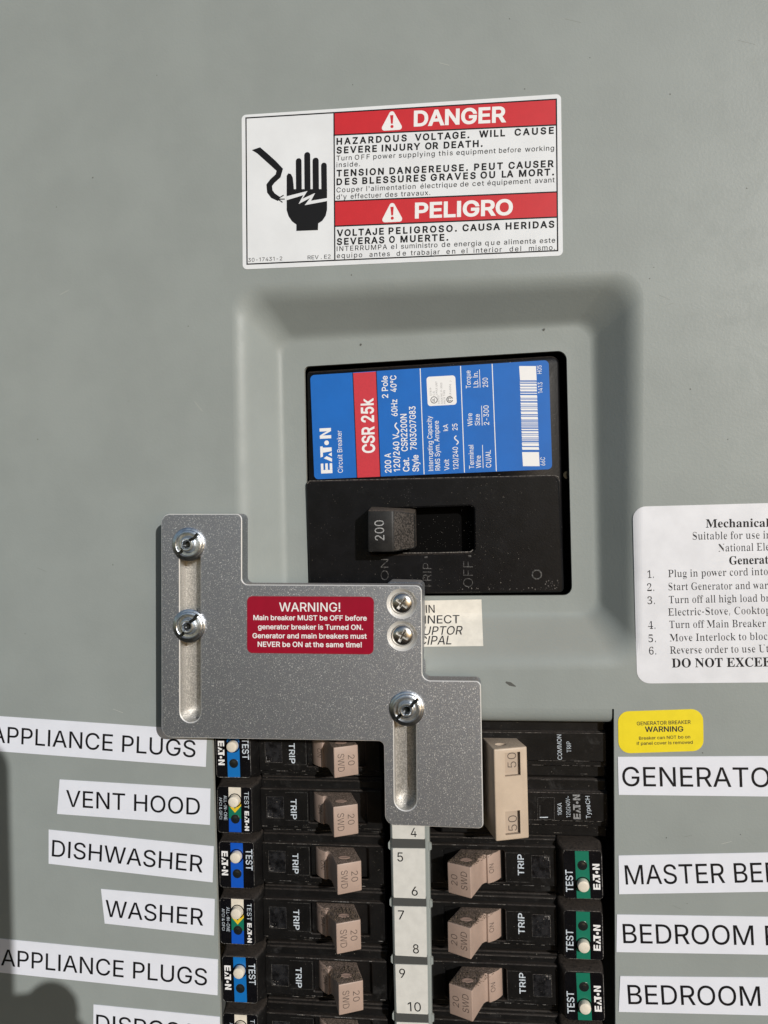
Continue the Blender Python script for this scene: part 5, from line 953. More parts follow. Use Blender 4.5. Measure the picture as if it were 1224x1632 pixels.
place(b_clean, xl(2), y6[2]); place(b_white, xl(1), y6[1]); place(b_heavy, xl(4), y6[4])
c0 = copy_tree(b_clean, skip=('module_label', 'test_button', 'indicator_lens')); c0['label'] = labelsL[0]; place(c0, xl(0), y6[0]); module_parts(c0, 'stripe_teal', 61)
c3 = copy_tree(b_heavy, skip=('module_label', 'test_button', 'indicator_lens')); c3['label'] = labelsL[3]; place(c3, xl(3), y6[3]); module_parts(c3, 'stripe_white', 62)
c5 = copy_tree(c3); c5['label'] = labelsL[5]; place(c5, xl(5), y6[5])

rowsR = [1394.7, 1490.9, 1587.7, 1685]
labelsR = ['black breaker with a green stripe beside the MASTER BE label', 'black breaker with a green stripe beside the upper BEDROOM label',
           'black breaker with a green stripe beside the lower BEDROOM label', 'top edge of a black breaker at the bottom right, below the green striped ones']
r0 = branch(labelsR[0], 'stripe_green', True, -1, 71)
def xr(py): return P(889 + (py - 1394) * 0.012, py, -1).x
place(r0, xr(rowsR[0]), P(935, rowsR[0], -1).y, 0, math.pi)
for k in (1, 2, 3):
    c = copy_tree(r0); c['label'] = labelsR[k]; place(c, xr(rowsR[k]), P(935, rowsR[k], -1).y, 0, math.pi)

for k, o in enumerate([o for o in COL.objects if o.name.startswith('branch_breaker')]): settle(o, 300 + k)

# two-pole generator breaker
gen = thing('generator_breaker', 'black two-pole breaker with a long light tan 50 amp handle beside the GENERATOR label', 'circuit breaker', (*P(860, 1243, -4), -4.0))
gx0, gx1 = P(700, 1240, -5).x, P(967, 1240, -5).x
for top, r1, r2, st, bot, nm in ((1147.5, 1167, 1213, 1222, 1241, 'pole_case'), (1243.5, 1262, 1308, 1317, 1336, 'pole_case')):
    mb = MB(); f = lambda py: P(880, py, -4.5).y
    random.seed(int(top))
    mb.prism(rounded(rect(gx0, f(bot), gx1, f(top)), .6, 3), -60, -6.4, 'black', ch=.5)
    mb.prism(rounded(rect(gx0, f(st), gx1 + .25, f(r1) + .25), .4, 3), -20, -5.2, 'black', ch=.3)
    mb.prism(rounded(rect(gx0, f(r2), gx1 + .1, f(r1)), .4, 3), -20, -4.2, 'black', ch=.3)
    for py, z in ((r1, -4.2), (r2, -4.2), (st, -5.2), (bot - 4, -6.4), (top + 4, -6.4)):
        x = gx0 + 8
        while x < gx1 - .3:
            w = random.uniform(.5, 5)
            if random.random() < (.75 if z > -6 else .3): mb.line((x, f(py) + (.12 if py == r1 else .25) * (-1 if py == r1 else 1)), (min(gx1 - .2, x + w), f(py) + (-.12 if py == r1 else .25)), random.uniform(.06, .15), z + .02, 'edge_dust_glint')
            x += w + random.uniform(.1, 1.5)
    for k in range(14):
        y = random.uniform(f(bot), f(top)); mb.flat(circle((gx1 - random.uniform(.3, .9), y), random.uniform(.05, .16), 5), -4.0 if f(r2) < y < f(r1) else -5.0, 'edge_dust_glint')
    if top < 1200:
        mb.text('COMMON', P(895.9, 1211, -4), P(894.6, 1171, -4), 1.4, -4.17, 'trip', wt=-.003)
        mb.text('TRIP', P(910.6, 1199.4, -4), P(909.9, 1182, -4), 1.4, -4.17, 'trip', wt=-.003)
    else:
        mb.text('10KA', P(895.7, 1299.4, -4), P(895, 1280, -4), 1.35, -4.17, 'trip', wt=.0)
        mb.text('120/240V~', P(909.4, 1303, -4), P(908, 1269, -4), 1.3, -4.17, 'trip', wt=-.003)
        maker_logo(mb, P(925.7, 1306, -4), P(924.5, 1266.7, -4), 2.3, -4.17, 'pale_grey')
        mb.text('TypeCH', P(941.4, 1305, -4), P(940, 1269, -4), 1.4, -4.17, 'trip', wt=.0)
    mb.build(nm, gen, smooth=40)
mb = MB()
w = [P(x, y, -4.2) for x, y in ((857, 1306), (883.5, 1306), (883.5, 1271), (857, 1271))]
wi = offset_loop(ccw(w), .55)
mb.cap([ccw(w), list(reversed(wi))], -4.12, 'black'); mb.wall(list(reversed(wi)), -5.0, list(reversed(wi)), -4.12, 'black_clear'); mb.flat(wi, -5.0, 'black_clear')
for i in range(4): mb.line(ccw(w)[i - 1], ccw(w)[i], .1, -4.1, 'emboss')
mb.line(wi[0] + Vector((.1, .15)), wi[1] + Vector((-1.5, .15)), .3, -4.1, 'trip'); mb.line(wi[0] + Vector((.1, .1)), wi[3] + Vector((.1, -2)), .14, -4.1, 'emboss')  # pale lines painted as a glimmer in the window corner
mb.build('indicator_window', gen)
# long handle over both poles, leaning away from the middle (off)
mb = MB(); zfr = 8.0
fb = Q([(790.5, 1341.5), (790.5, 1194.5)], zfr); yb, yt = fb[0].y, fb[1].y
xa = fb[0].x; xc = P(841.5, 1260, zfr - 3.4).x; xroot = P(769.5, 1260, -5).x; tl = (xa - xroot) / (zfr + 5)
prof = [(xroot - tl * 4, -9), (xa, zfr), (xc, zfr - 3.4), (xc - tl * 12.0, zfr - 15)]
n = 4
V = [(p[0], yb, p[1]) for p in prof] + [(p[0], yt, p[1]) for p in prof]
F = [tuple(reversed((i, (i + 1) % n, n + (i + 1) % n, n + i))) for i in range(n)] + [(3, 2, 1, 0)[::-1], (n, n + 1, n + 2, n + 3)[::-1]]
F = [(0, 4, 5, 1), (1, 5, 6, 2), (2, 6, 7, 3), (3, 7, 4, 0), (0, 1, 2, 3), (4, 7, 6, 5)]
mb.mesh(V, F, 'beige_light')
hd = mb.build('handle', gen, smooth=40)
bm = bmesh.new(); bm.from_mesh(hd.data); bmesh.ops.recalc_face_normals(bm, faces=bm.faces)
bmesh.ops.bevel(bm, geom=bm.edges[:], offset=.45 * MM, segments=3, profile=.5, affect='EDGES'); bm.to_mesh(hd.data); bm.free()
hd.data.polygons.foreach_set('use_smooth', [True] * len(hd.data.polygons)); hd.data.set_sharp_from_angle(angle=rad(30))
# the two windows with the rating: cut out of the front with a boolean, then the figures on their floors
sl = -3.4 / (xc - xa); zff = lambda q: zfr + (q.x - xa) * sl
cut = MB()
wins = [((805, 1198.5), (829, 1237), 1225, 1201, 820.7), ((805.6, 1291.5), (828.8, 1330), 1326, 1301.5, 822)]
for (x0, y0), (x1, y1), *_ in wins:
    a, b = P(x0, y1, 6.5), P(x1, y0, 5.6); bx = rect(a.x, a.y, b.x, b.y)
    V = [(p.x, p.y, zff(p) - 1.5) for p in bx] + [(p.x, p.y, zff(p) + 3) for p in bx]
    cut.mesh(V, [(3, 2, 1, 0), (4, 5, 6, 7), (0, 1, 5, 4), (1, 2, 6, 5), (2, 3, 7, 6), (3, 0, 4, 7)], 'beige_light')
for (cy, sgn) in ((yt, 1),):
    cc = Vector((xa - tl * 4.8 + 3.6, cy, 2.6)); n = 20; V = []
    for k in range(n): V.append((cc.x + 1.8 * math.cos(2 * math.pi * k / n), cy - 1.3, cc.z + 1.3 * math.sin(2 * math.pi * k / n)))
    for k in range(n): V.append((V[k][0], cy + 2, V[k][2]))
    cut.mesh(V, [tuple(range(n)), tuple(reversed(range(n, 2 * n)))] + [(i, n + i, n + (i + 1) % n, (i + 1) % n) for i in range(n)], 'beige_light')
def carve(ob, cutter_mb, origin):
    co = cutter_mb.build('cutter', None, smooth=0, origin=origin)
    bm = bmesh.new(); bm.from_mesh(co.data); bmesh.ops.recalc_face_normals(bm, faces=bm.faces); bm.to_mesh(co.data); bm.free()
    co.matrix_world = ob.parent.matrix_world if ob.parent else ob.matrix_world
    bpy.context.view_layer.update()
    md = ob.modifiers.new('cut', 'BOOLEAN'); md.object = co; md.use_self = True; md.operation = 'DIFFERENCE'; md.solver = 'EXACT'
    dg = bpy.context.evaluated_depsgraph_get(); me = bpy.data.meshes.new_from_object(ob.evaluated_get(dg))
    ob.modifiers.clear(); old = ob.data; ob.data = me; me.name = old.name
    me.polygons.foreach_set('use_smooth', [True] * len(me.polygons)); me.set_sharp_from_angle(angle=rad(30))
    bpy.data.objects.remove(co)
carve(hd, cut, ORIG[gen.name])
mb = MB()
for (x0, y0), (x1, y1), t0, t1, xb in wins:
    a, b = P(x0, y1, 6.5), P(x1, y0, 5.6); mb.cap([rect(a.x + .1, a.y + .1, b.x - .1, b.y - .1)], lambda q: zff(q) - 1.485, 'window_tan')
    mb.text('50', P(xb + 2.5, t0, 5.6), P(xb + 2, t1, 5.6), 2.75, lambda q: zff(q) - 1.46, 'beige_ink', wt=-.008)
mb.build('moulded_figures', hd, smooth=0, origin=ORIG[gen.name])

# ================================================================== INTERLOCK PLATE
ZP, TH = 9.5, 6.35
plate_px = [((256.5, 819), 15), ((385.5, 819), 9), ((385.5, 931.5), 10), ((672, 933), 9), ((673.3, 1084.5), 12), ((766.3, 1085.5), 8), ((770.5, 1321), 8),
            ((613.8, 1315), 15), ((611.8, 1181.5), 9), ((257.2, 1175.5), 17)]
out = rounded(list(reversed([P(*p, ZP) for p, r in plate_px])), [PX(r) for p, r in reversed(plate_px)], 8)
def slot_loop(x, w, yt_, yb_):
    return None
def capsule(c0, c1, r, n=12):
    c0, c1 = Vector(c0), Vector(c1); d = (c1 - c0).normalized(); a0 = math.atan2(d.y, d.x)
    return [c1 + Vector((math.cos(a0 + math.pi * (k / n - .5)), math.sin(a0 + math.pi * (k / n - .5)))) * r for k in range(n + 1)] + \
           [c0 + Vector((math.cos(a0 + math.pi * (k / n + .5)), math.sin(a0 + math.pi * (k / n + .5)))) * r for k in range(n + 1)]
rs = PX(17.6) * .965
s1 = capsule(P(303.3, 1134.5, ZP), P(302.6, 862, ZP), rs); s2 = capsule(P(646.3, 1274.5, ZP), P(645, 1136, ZP), rs)
csk = [P(640.3, 962, ZP), P(641, 1013.6, ZP)]
holes = [s1, s2] + [circle(c, PX(23) * .965, 32) for c in csk]
lock = thing('interlock_plate', 'bead-blasted aluminium interlock plate with stepped outline and two slots, fixed over the panel', 'interlock plate', (*P(480, 1060, ZP), ZP))
mb = MB()
mb.prism(out, ZP - TH, ZP, 'alu', ch=.28, side='alu', edge='alu_edge', holes=holes, back=True, hole_side='alu_slot')
for s in (s1, s2):
    # slot wall, floor with a step round it
    f = ccw(s); zi = ZP - 5.5
    mb.cap([f], zi, 'alu_slot')
    g = offset_loop(f, .12)
for c in csk:                                  # countersinks
    n = 32; r0, r1 = PX(23) * .965, PX(17.5) * .965
    a, b = circle(c, r0, n), circle(c, r1, n)
    mb.wall(list(reversed(b)), ZP - 1.7, list(reversed(a)), ZP - .28, 'alu_edge'); mb.cap([b], ZP - 1.7, 'alu')
mb.build('plate', lock, smooth=35)
mb = MB()                                      # block behind the upper corner that stops the main toggle
bk = rounded(list(reversed(Q([(613, 932.5), (671, 934), (671.5, 1060), (613, 1060)], ZP))), [.5, .5, 1.8, 1.0], 6)
mb.prism([p + Vector((0.0, 0.45)) for p in bk], ZP - TH - 10.0, ZP - TH - .05, 'alu', ch=.4)
mb.build('blocking_block', lock, smooth=35)
mb = MB()                                      # lower shoulder standing behind the step at the right
mb.prism(rounded(list(reversed(Q([(600, 1050), (677, 1050), (677.5, 1078), (600, 1083)], ZP - TH))), 1.5, 5), ZP - TH - 2.5, ZP - TH - .03, 'alu', ch=.3)
mb.build('backing_shoulder', lock, smooth=35)
# warning label
mb = MB(); zw = ZP + .1
def cx3(x, y, z): return P(230 + x / 2.1857, 800 + y / 2.1857, z)
mb.prism(rounded([cx3(*p, zw) for p in ((358, 526), (798, 531), (800, 330), (358, 328))], PX(8.5), 7), ZP, zw, 'crimson')
for t, x0, y0, x1, y1, cp, wt in (('WARNING!', 470, 381, 683, 382, 31, .006), ('Main breaker MUST be OFF before', 380, 411, 775, 413, 17, .016),
        ('generator breaker is Turned ON.', 396, 443, 762, 445, 17, .016), ('Generator and main breakers must', 377, 474, 775, 476, 17, .016),
        ('NEVER be ON at the same time!', 395, 504, 758, 506, 17.5, .016)):
    mb.text(t, cx3(x0, y0, zw), cx3(x1, y1, zw), cp / 2.1857 / 5.05, zw + .015, 'white_print', wt=wt)
mb.build('warning_label', lock, smooth=30)
# cross-head screws
for i, c in enumerate(csk):
    mb = MB(); r = PX(16.8) * .965
    prof = [(.05, ZP - 1.65), (r, ZP - 1.65), (r, ZP - .75), (r * .93, ZP - .45), (r * .72, ZP - .12), (r * .4, ZP + .06), (r * .02, ZP + .1)]
    mb.lathe(c, prof, 'steel', 36, cap=True)
    sc = mb.build('cross_head_screw', lock, smooth=40)
    a0 = rad(52 + 9 * i)
    for q in (a0, a0 + math.pi / 2):
        cut = MB(); d = Vector((math.cos(q), math.sin(q))); nn = Vector((-d.y, d.x)); L0, L1, w0, w1 = r * .70, r * .42, .50, .28
        lo = [c - d * L1 - nn * w1, c + d * L1 - nn * w1, c + d * L1 + nn * w1, c - d * L1 + nn * w1]
        hi = [c - d * L0 - nn * w0, c + d * L0 - nn * w0, c + d * L0 + nn * w0, c - d * L0 + nn * w0]
        z_lo = ZP - 1.3 + (.02 if q > a0 else 0)
        cut.mesh([(p.x, p.y, z_lo) for p in lo] + [(p.x, p.y, ZP + .3 + (.02 if q > a0 else 0)) for p in hi], [(3, 2, 1, 0), (4, 5, 6, 7), (0, 1, 5, 4), (1, 2, 6, 5), (2, 3, 7, 6), (3, 0, 4, 7)], 'steel')
        carve(sc, cut, ORIG[lock.name])
    sc.data.materials.append(M['alu_edge'])
    for pl in sc.data.polygons:                # walls of the cross painted bright as a glint
        q_ = pl.center / MM; rr = (Vector((q_.x, q_.y)) + Vector(ORIG[lock.name][:2]) - c).length
        if q_.z < -.22 and rr < r * .8 and abs(pl.normal.z) < .97: pl.material_index = len(sc.data.materials) - 1

# slotted collar nuts: washer flange, domed collar, hollow boss, one slot across
def nut(px, py, slot_deg, label):
    c = P(px, py, ZP + 2.6)
    t = thing('collar_nut', label, 'nut', (c.x, c.y, ZP), 'slotted zinc nuts holding the aluminium plate')
    mb = MB(); z = ZP
    mb.lathe(c, [(5.45, z + .02), (5.45, z + .55), (5.25, z + .75), (4.75, z + .8)], 'zinc', 48)
    mb.build('washer', t, smooth=40)
    mb = MB()
    prof = [(4.75, z + .6), (4.75, z + 1.0), (4.62, z + 1.3), (4.3, z + 1.48), (4.0, z + 1.5), (3.8, z + 1.35), (3.65, z + .8), (2.85, z + .75), (2.65, z + 1.1), (2.5, z + 2.3), (2.25, z + 2.75), (1.9, z + 2.85), (1.6, z + 2.8),
            (1.35, z + 2.5), (1.25, z + 2.0), (1.0, z + 1.2), (.9, z + .4)]
    V = list(prof)
    mb.lathe(c, V, 'zinc', 64)
    # close underneath so that the slot can be cut
    n = 64; k = len(V)
    mb.mesh([(c.x + r * math.cos(2 * math.pi * i / n), c.y + r * math.sin(2 * math.pi * i / n), zz) for r, zz in ((4.75, z + .6), (.9, z + .4)) for i in range(n)],
            [(i, n + i, n + (i + 1) % n, (i + 1) % n) for i in range(n)], 'zinc')
    co = mb.build('collar', t, smooth=50)
    bm = bmesh.new(); bm.from_mesh(co.data); bmesh.ops.recalc_face_normals(bm, faces=bm.faces); bm.to_mesh(co.data); bm.free()
    cut = MB(); q = rad(slot_deg); d = Vector((math.cos(q), math.sin(q))); nn = Vector((-d.y, d.x)) * .52
    for s_ in (-1, 1):
        p = [c + d * s_ * 1.75 - nn, c + d * s_ * 5.2 - nn, c + d * s_ * 5.2 + nn, c + d * s_ * 1.75 + nn]
        if s_ < 0: p = list(reversed(p))
        cut.mesh([(u.x, u.y, z + .7) for u in p] + [(u.x, u.y, z + 5) for u in p], [(3, 2, 1, 0), (4, 5, 6, 7), (0, 1, 5, 4), (1, 2, 6, 5), (2, 3, 7, 6), (3, 0, 4, 7)], 'hole')
    carve(co, cut, ORIG[t.name])
    co.data.materials.append(M['hole'])
    for pl in co.data.polygons:                # slot faces painted dark for the shade in it
        q_ = Vector((pl.center.x, pl.center.y)) / MM
        if abs(q_.dot(nn.normalized())) < .54 and abs(q_.dot(d)) > 1.74: pl.material_index = len(co.data.materials) - 1
    mb = MB(); mb.lathe(c, [(1.2, z + .3), (.95, z + .9), (.8, z + .95), (.7, z + .5)], 'hole', 24, cap=True)  # dark colour paints the shade inside the hollow boss
    mb.build('stud_end', t, smooth=40)
    # the stud runs back through the plate to the panel
    mb = MB(); mb.lathe(c, [(1.9, .05), (1.9, ZP - 5.55)], 'steel', 20); mb.build('stud', t, smooth=40)
    return t
nut(296.4, 868, 44, 'topmost slotted zinc nut, at the top of the left slot of the plate')
nut(297.5, 999, 50, 'slotted zinc nut halfway down the left slot of the plate')
nut(647.5, 1132.5, 42, 'slotted zinc nut at the top of the right slot of the plate')

# ================================================================== LABELS ON THE PANEL
def label_thing(mb, name, label, cat, c, group=None):
    o = mb.build(name, None, smooth=0, origin=(c.x, c.y, 0)); return tag(o, label, cat, group)

# danger label
def d2(x, y, z=.12): return P(370 + x / 2.2667, 140 + y / 2.2667, z)
mb = MB(); za, zb_, zc_ = .12, .135, .15
mb.prism(rounded([d2(*p) for p in ((38, 656), (1195, 606), (1188, 22), (34, 98))], PX(7.5), 6), 0.0, za, 'white_vinyl')
mb.flat([d2(*p) for p in ((370, 170), (1172, 133), (1171, 42), (368, 88))], zb_, 'red')
mb.flat([d2(*p) for p in ((370, 499), (1174, 466), (1173, 377), (370, 411))], zb_, 'red')
for a, b in (((50, 109), (1171, 41)), ((1171, 41), (1176, 588)), ((1176, 588), (54, 637)), ((54, 637), (50, 109)), ((368, 90), (371, 622)),
             ((368, 171), (1172, 134)), ((370, 410), (1173, 376)), ((370, 500), (1174, 467))):
    A_, B_ = d2(*a), d2(*b); dd = (B_ - A_).normalized() * .2; mb.line(A_ - dd, B_ + dd, .42, zc_ + .002 * (a[0] % 7), 'ink')
for (ax, ay), (lx, ly), (rx, ry) in (((577, 74), (534, 156), (620, 151)), ((578, 405), (536, 487), (621, 483))):
    mb.flat(rounded([d2(lx, ly), d2(rx, ry), d2(ax, ay)], .9, 5), zc_ + .02, 'white_print')
    mb.stroke([d2(ax - .5, ay + 25), d2(ax + .2, ay + 56)], [1.1, .6], zc_ + .035, 'red'); mb.flat(circle(d2(ax + .5, ay + 66), .52, 12), zc_ + .035, 'red')
def dt(t, x0, y0, x1, y1, cp, wt, mat='ink', tr=0.0):
    mb.text(t, d2(x0, y0), d2(x1, y1), cp / 2.2667 / 4.88, zc_ + .02, mat, wt=wt, track=tr, kmax=1.12 if tr else 1.3)
dt('DANGER', 656, 138, 990, 122, 52, .027, 'white_print'); dt('PELIGRO', 660, 470, 1014, 457, 52, .027, 'white_print')
def words(ws, ya, yb, xa, xb, cp, wt):
    for t, x0, x1 in ws:
        f = lambda x: ya + (yb - ya) * (x - xa) / (xb - xa)
        dt(t, x0, f(x0), x1, f(x1), cp, wt, tr=.05)
words((('HAZARDOUS', 377, 631), ('VOLTAGE.', 660, 857), ('WILL', 892, 986), ('CAUSE', 1020, 1162)), 205, 165, 377, 1162, 22.5, .028)
words((('SEVERE', 377, 523), ('INJURY', 540, 680), ('OR', 697, 745), ('DEATH.', 764, 905)), 237, 212, 377, 905, 22.5, .028)
words((('Turn', 377, 432), ('OFF', 443, 497), ('power', 510, 590), ('supplying', 602, 732), ('this', 746, 797), ('equipment', 810, 952), ('before', 964, 1043), ('working', 1058, 1163)), 263, 226, 377, 1163, 17.5, .003)
dt('inside.', 377, 287, 462, 283, 17.5, .003, tr=.05)
words((('TENSION', 377, 548), ('DANGEREUSE.', 568, 852), ('PEUT', 874, 978), ('CAUSER', 998, 1162)), 320, 285, 377, 1162, 22.5, .028)
words((('DES', 377, 452), ('BLESSURES', 470, 700), ('GRAVES', 717, 880), ('OU', 897, 950), ('LA', 974, 1016), ('MORT.', 1036, 1163)), 351, 315, 377, 1163, 22.5, .028)
words((('Couper', 377, 472), ("l'alimentation", 485, 663), ('électrique', 680, 812), ('de', 824, 854), ('cet', 868, 910), ('équipement', 922, 1080), ('avant', 1094, 1165)), 378, 341, 377, 1165, 17.5, .003)
words((("d'y", 377, 414), ('effectuer', 428, 540), ('des', 553, 597), ('travaux.', 610, 716)), 403, 387, 377, 716, 17.5, .003)
words((('VOLTAJE', 378, 548), ('PELIGROSO.', 565, 812), ('CAUSA', 832, 968), ('HERIDAS', 988, 1164)), 536, 504, 378, 1163, 22.5, .028)
words((('SEVERAS', 378, 550), ('O', 567, 590), ('MUERTE.', 608, 781)), 567, 551, 378, 780, 22.5, .028)
words((('INTERRUMPA', 378, 560), ('el', 574, 595), ('suministro', 610, 742), ('de', 757, 788), ('energia', 802, 900), ('que', 914, 968), ('alimenta', 982, 1096), ('este', 1111, 1167)), 590, 559, 378, 1166, 17.5, .003)
words((('equipo', 378, 470), ('antes', 496, 570), ('de', 594, 628), ('trabajar', 645, 750), ('en', 774, 806), ('el', 828, 850), ('interior', 872, 974), ('del', 1002, 1044), ('mismo.', 1072, 1166)), 615, 585, 378, 1166, 17.5, .003)
dt('30-17431-2', 58, 629, 181, 623, 14, .0, tr=.02); dt('REV . E2', 273, 620, 356, 616, 14, .0)
# pictogram: frayed wire and a hand crossed by a bolt
mb.stroke([d2(*p) for p in ((72, 225), (96, 226), (120, 247), (150, 274), (172, 296), (166, 318), (146, 336), (134, 352), (136, 374), (148, 390), (170, 402))],
          [.1, 4.0 / 1.9, 4.2 / 1.9, 2.2, 2.0, 1.9, 1.9, 1.9, 1.9, 1.85, 1.5], zc_, 'ink')
for a, b in (((166, 400), (186, 388)), ((168, 402), (190, 402)), ((166, 402), (182, 414))): mb.line(d2(*a), d2(*b), .35, zc_ + .01, 'ink')
def finger(x0, x1, top, bot):
    w = (x1 - x0) / 2 / 2.2667 / 4.85
    a, b = d2((x0 + x1) / 2, top + (x1 - x0) / 2), d2((x0 + x1) / 2 + 1, bot); mb.flat(capsule(a, b, w, 8), zc_, 'ink')
finger(229.5, 251, 254, 372); finger(260, 282.5, 232, 372); finger(290, 313, 252, 372); finger(321, 342, 270, 372)
mb.flat([d2(*p) for p in ((197, 442), (197, 318), (203, 309), (212, 311), (219, 324), (222, 350), (223, 366), (343, 366), (343, 440), (338, 462), (326, 480), (311, 490), (310, 514), (232, 517), (232, 494), (216, 482), (204, 464))], zc_ + .012, 'ink')
mb.flat([d2(*p) for p in ((197, 392), (272, 373), (254, 401), (300, 380), (285, 408), (344, 398), (344, 409), (262, 424), (282, 398), (240, 420), (257, 388), (197, 406))], zc_ + .03, 'white_vinyl')
label_thing(mb, 'danger_label', 'white and red DANGER PELIGRO label with a black shocked hand, above the main breaker', 'warning label', P(640, 290))

# instruction label
def i2(x, y, z=.12): return P(970 + x / 3.795, 790 + y / 3.795, z)
mb = MB()
mb.prism(rounded([i2(*p) for p in ((172, 1136), (1900, 1122), (1880, 20), (148, 67))], PX(19), 7), 0, .12, 'paper')
def run(t, font, wt):
    """Advance width of a run of text, in em."""
    return sum(glyph(font, c, wt)[0] for c in t)
for t, seen, x0, y0, x1, y1, cp, bold in (('Mechanical Interlock', 'Mechanica', 588, 193, 955, 188, 48, 1), ('Suitable for use in accordance', 'Suitable for use i', 508, 266, 955, 259, 44, 0),
        ('National Electrical Code', 'National El', 665, 338, 952, 331, 44, 0), ('Generator Operation', 'Genera', 730, 417, 948, 411, 48, 1), ('1.', '1.', 236, 498, 273, 497, 43, 0),
        ('Plug in power cord into inlet', 'Plug in power cord into', 361, 493, 968, 479, 43, 0), ('2.', '2.', 234, 577, 276, 576, 43, 0), ('Start Generator and warm up', 'Start Generator and wa', 362, 572, 942, 563, 43, 0),
        ('3.', '3.', 236, 656, 280, 655, 43, 0), ('Turn off all high load breakers', 'Turn off all high load b', 364, 651, 950, 640, 43, 0), ('Electric-Stove, Cooktop', 'Electric-Stove, Cookto', 361, 726, 946, 714, 43, 0),
        ('4.', '4.', 239, 806, 283, 805, 43, 0), ('Turn off Main Breaker', 'Turn off Main Breaker', 367, 801, 952, 793, 43, 0), ('5.', '5.', 242, 886, 286, 885, 43, 0),
        ('Move Interlock to block', 'Move Interlock to bloc', 370, 881, 964, 871, 43, 0), ('6.', '6.', 245, 961, 288, 960, 43, 0), ('Reverse order to use Utility', 'Reverse order to use U', 372, 956, 952, 946, 43, 0),
        ('DO NOT EXCEED', 'DO NOT EXCE', 383, 1039, 931, 1033, 52, 1)):
    wt = (.002, .004) if bold else (-.016, .003)
    f = run(t, SERIF, wt) / run(seen, SERIF, wt)
    mb.text(t, i2(x0, y0), i2(x0 + (x1 - x0) * f, y0 + (y1 - y0) * f), cp / 3.795 / 4.95, .135, 'ink_soft' if not bold else 'ink', font=SERIF, wt=wt)
ins = label_thing(mb, 'instruction_label', 'large white rounded paper label of numbered generator instructions, running off the right edge', 'instruction label', P(1224, 950))

# its left edge bends down over the shoulder of the pressed recess
def right_slope(q):
    def at(a, b): return a.x + (b.x - a.x) * (q.y - a.y) / (b.y - a.y)
    xo, xi = at(outer_q[1], outer_q[2]), at(inner_q[1], inner_q[2]); s = min((xo - q.x) / (xo - xi), (q.y - outer_q[1].y - 4.0) / 19.0)
    return 0.0 if s <= 0 else -DEEP * recess(s) * .85
bm = bmesh.new(); bm.from_mesh(ins.data); o_ = ORIG[ins.name]
for k in range(8):
    xc = (P(1010, 950).x + k * .55 - o_.x) * MM
    bmesh.ops.bisect_plane(bm, geom=bm.verts[:] + bm.edges[:] + bm.faces[:], plane_co=(xc, 0, 0), plane_no=(1, 0, 0))
for k in range(1, 14):
    yc = (P(1010, 1085 - k * 20).y - o_.y) * MM
    bmesh.ops.bisect_plane(bm, geom=bm.verts[:] + bm.edges[:] + bm.faces[:], plane_co=(0, yc, 0), plane_no=(0, 1, 0))
for v in bm.verts:
    v.co.z += right_slope(Vector((v.co.x / MM + o_.x, v.co.y / MM + o_.y))) * MM
bm.to_mesh(ins.data); bm.free(); ins.data.update()

# yellow label
mb = MB()
mb.prism(rounded([i2(*p) for p in ((60, 1560), (575, 1543), (571, 1289), (56, 1306))], PX(17), 7), 0, .12, 'yellow')
for t, x0, y0, x1, y1, cp, wt in (('GENERATOR BREAKER', 171, 1389, 497, 1379, 21, .012), ('WARNING', 220, 1428, 452, 1426, 30, .02), ('Breaker can NOT bo on', 184, 1476, 494, 1467, 18, .012),
                                 ('if panel cover is removed', 170, 1508, 509, 1500, 18, .012)):
    mb.text(t, i2(x0, y0), i2(x1, y1), cp / 3.795 / 4.95, .135, 'ink_soft', wt=wt)
label_thing(mb, 'generator_warning_label', 'small yellow rounded warning label above the GENERATOR label', 'warning label', P(1053, 1165))

# main disconnect card in the recess
mb = MB()
def m2(x, y):
    z = -DEEP
    for _i in range(12):
        q = P(590 + x / 6.12, 900 + y / 6.12, z + .15); z = low_slope(q)
    return q
card_rows = []
for k in range(15):
    t = k / 14; a, b = m2(90 + 10 * t, 360 + 446 * t), m2(1085 + 18 * t, 338 + 455 * t)
    card_rows.append([a.lerp(b, j / 4) for j in range(5)])
zk = lambda q: low_slope(q) + .15
for r0_, r1_ in zip(card_rows, card_rows[1:]):
    for j in range(4):
        mb.face([(*p, zk(p)) for p in (r1_[j], r1_[j + 1], r0_[j + 1], r0_[j])], 'cream_card')
for t, x0, y0, x1, y1, cp, sh in (('MAIN', 385, 473, 630, 468, 80, 0), ('DISCONNECT', 106, 580, 872, 570, 76, 0), ('INTERRUPTOR', 112, 692, 895, 680, 76, .2), ('PRINCIPAL', 215, 786, 790, 776, 76, .2)):
    mb.text(t, m2(x0, y0), m2(x1, y1), cp / 6.12 / 4.95, lambda q: zk(q) + .06, 'ink_soft', wt=.004, shear=sh)
label_thing(mb, 'main_disconnect_label', 'cream card label printed MAIN DISCONNECT, half hidden behind the aluminium plate', 'printed label', P(710, 993))

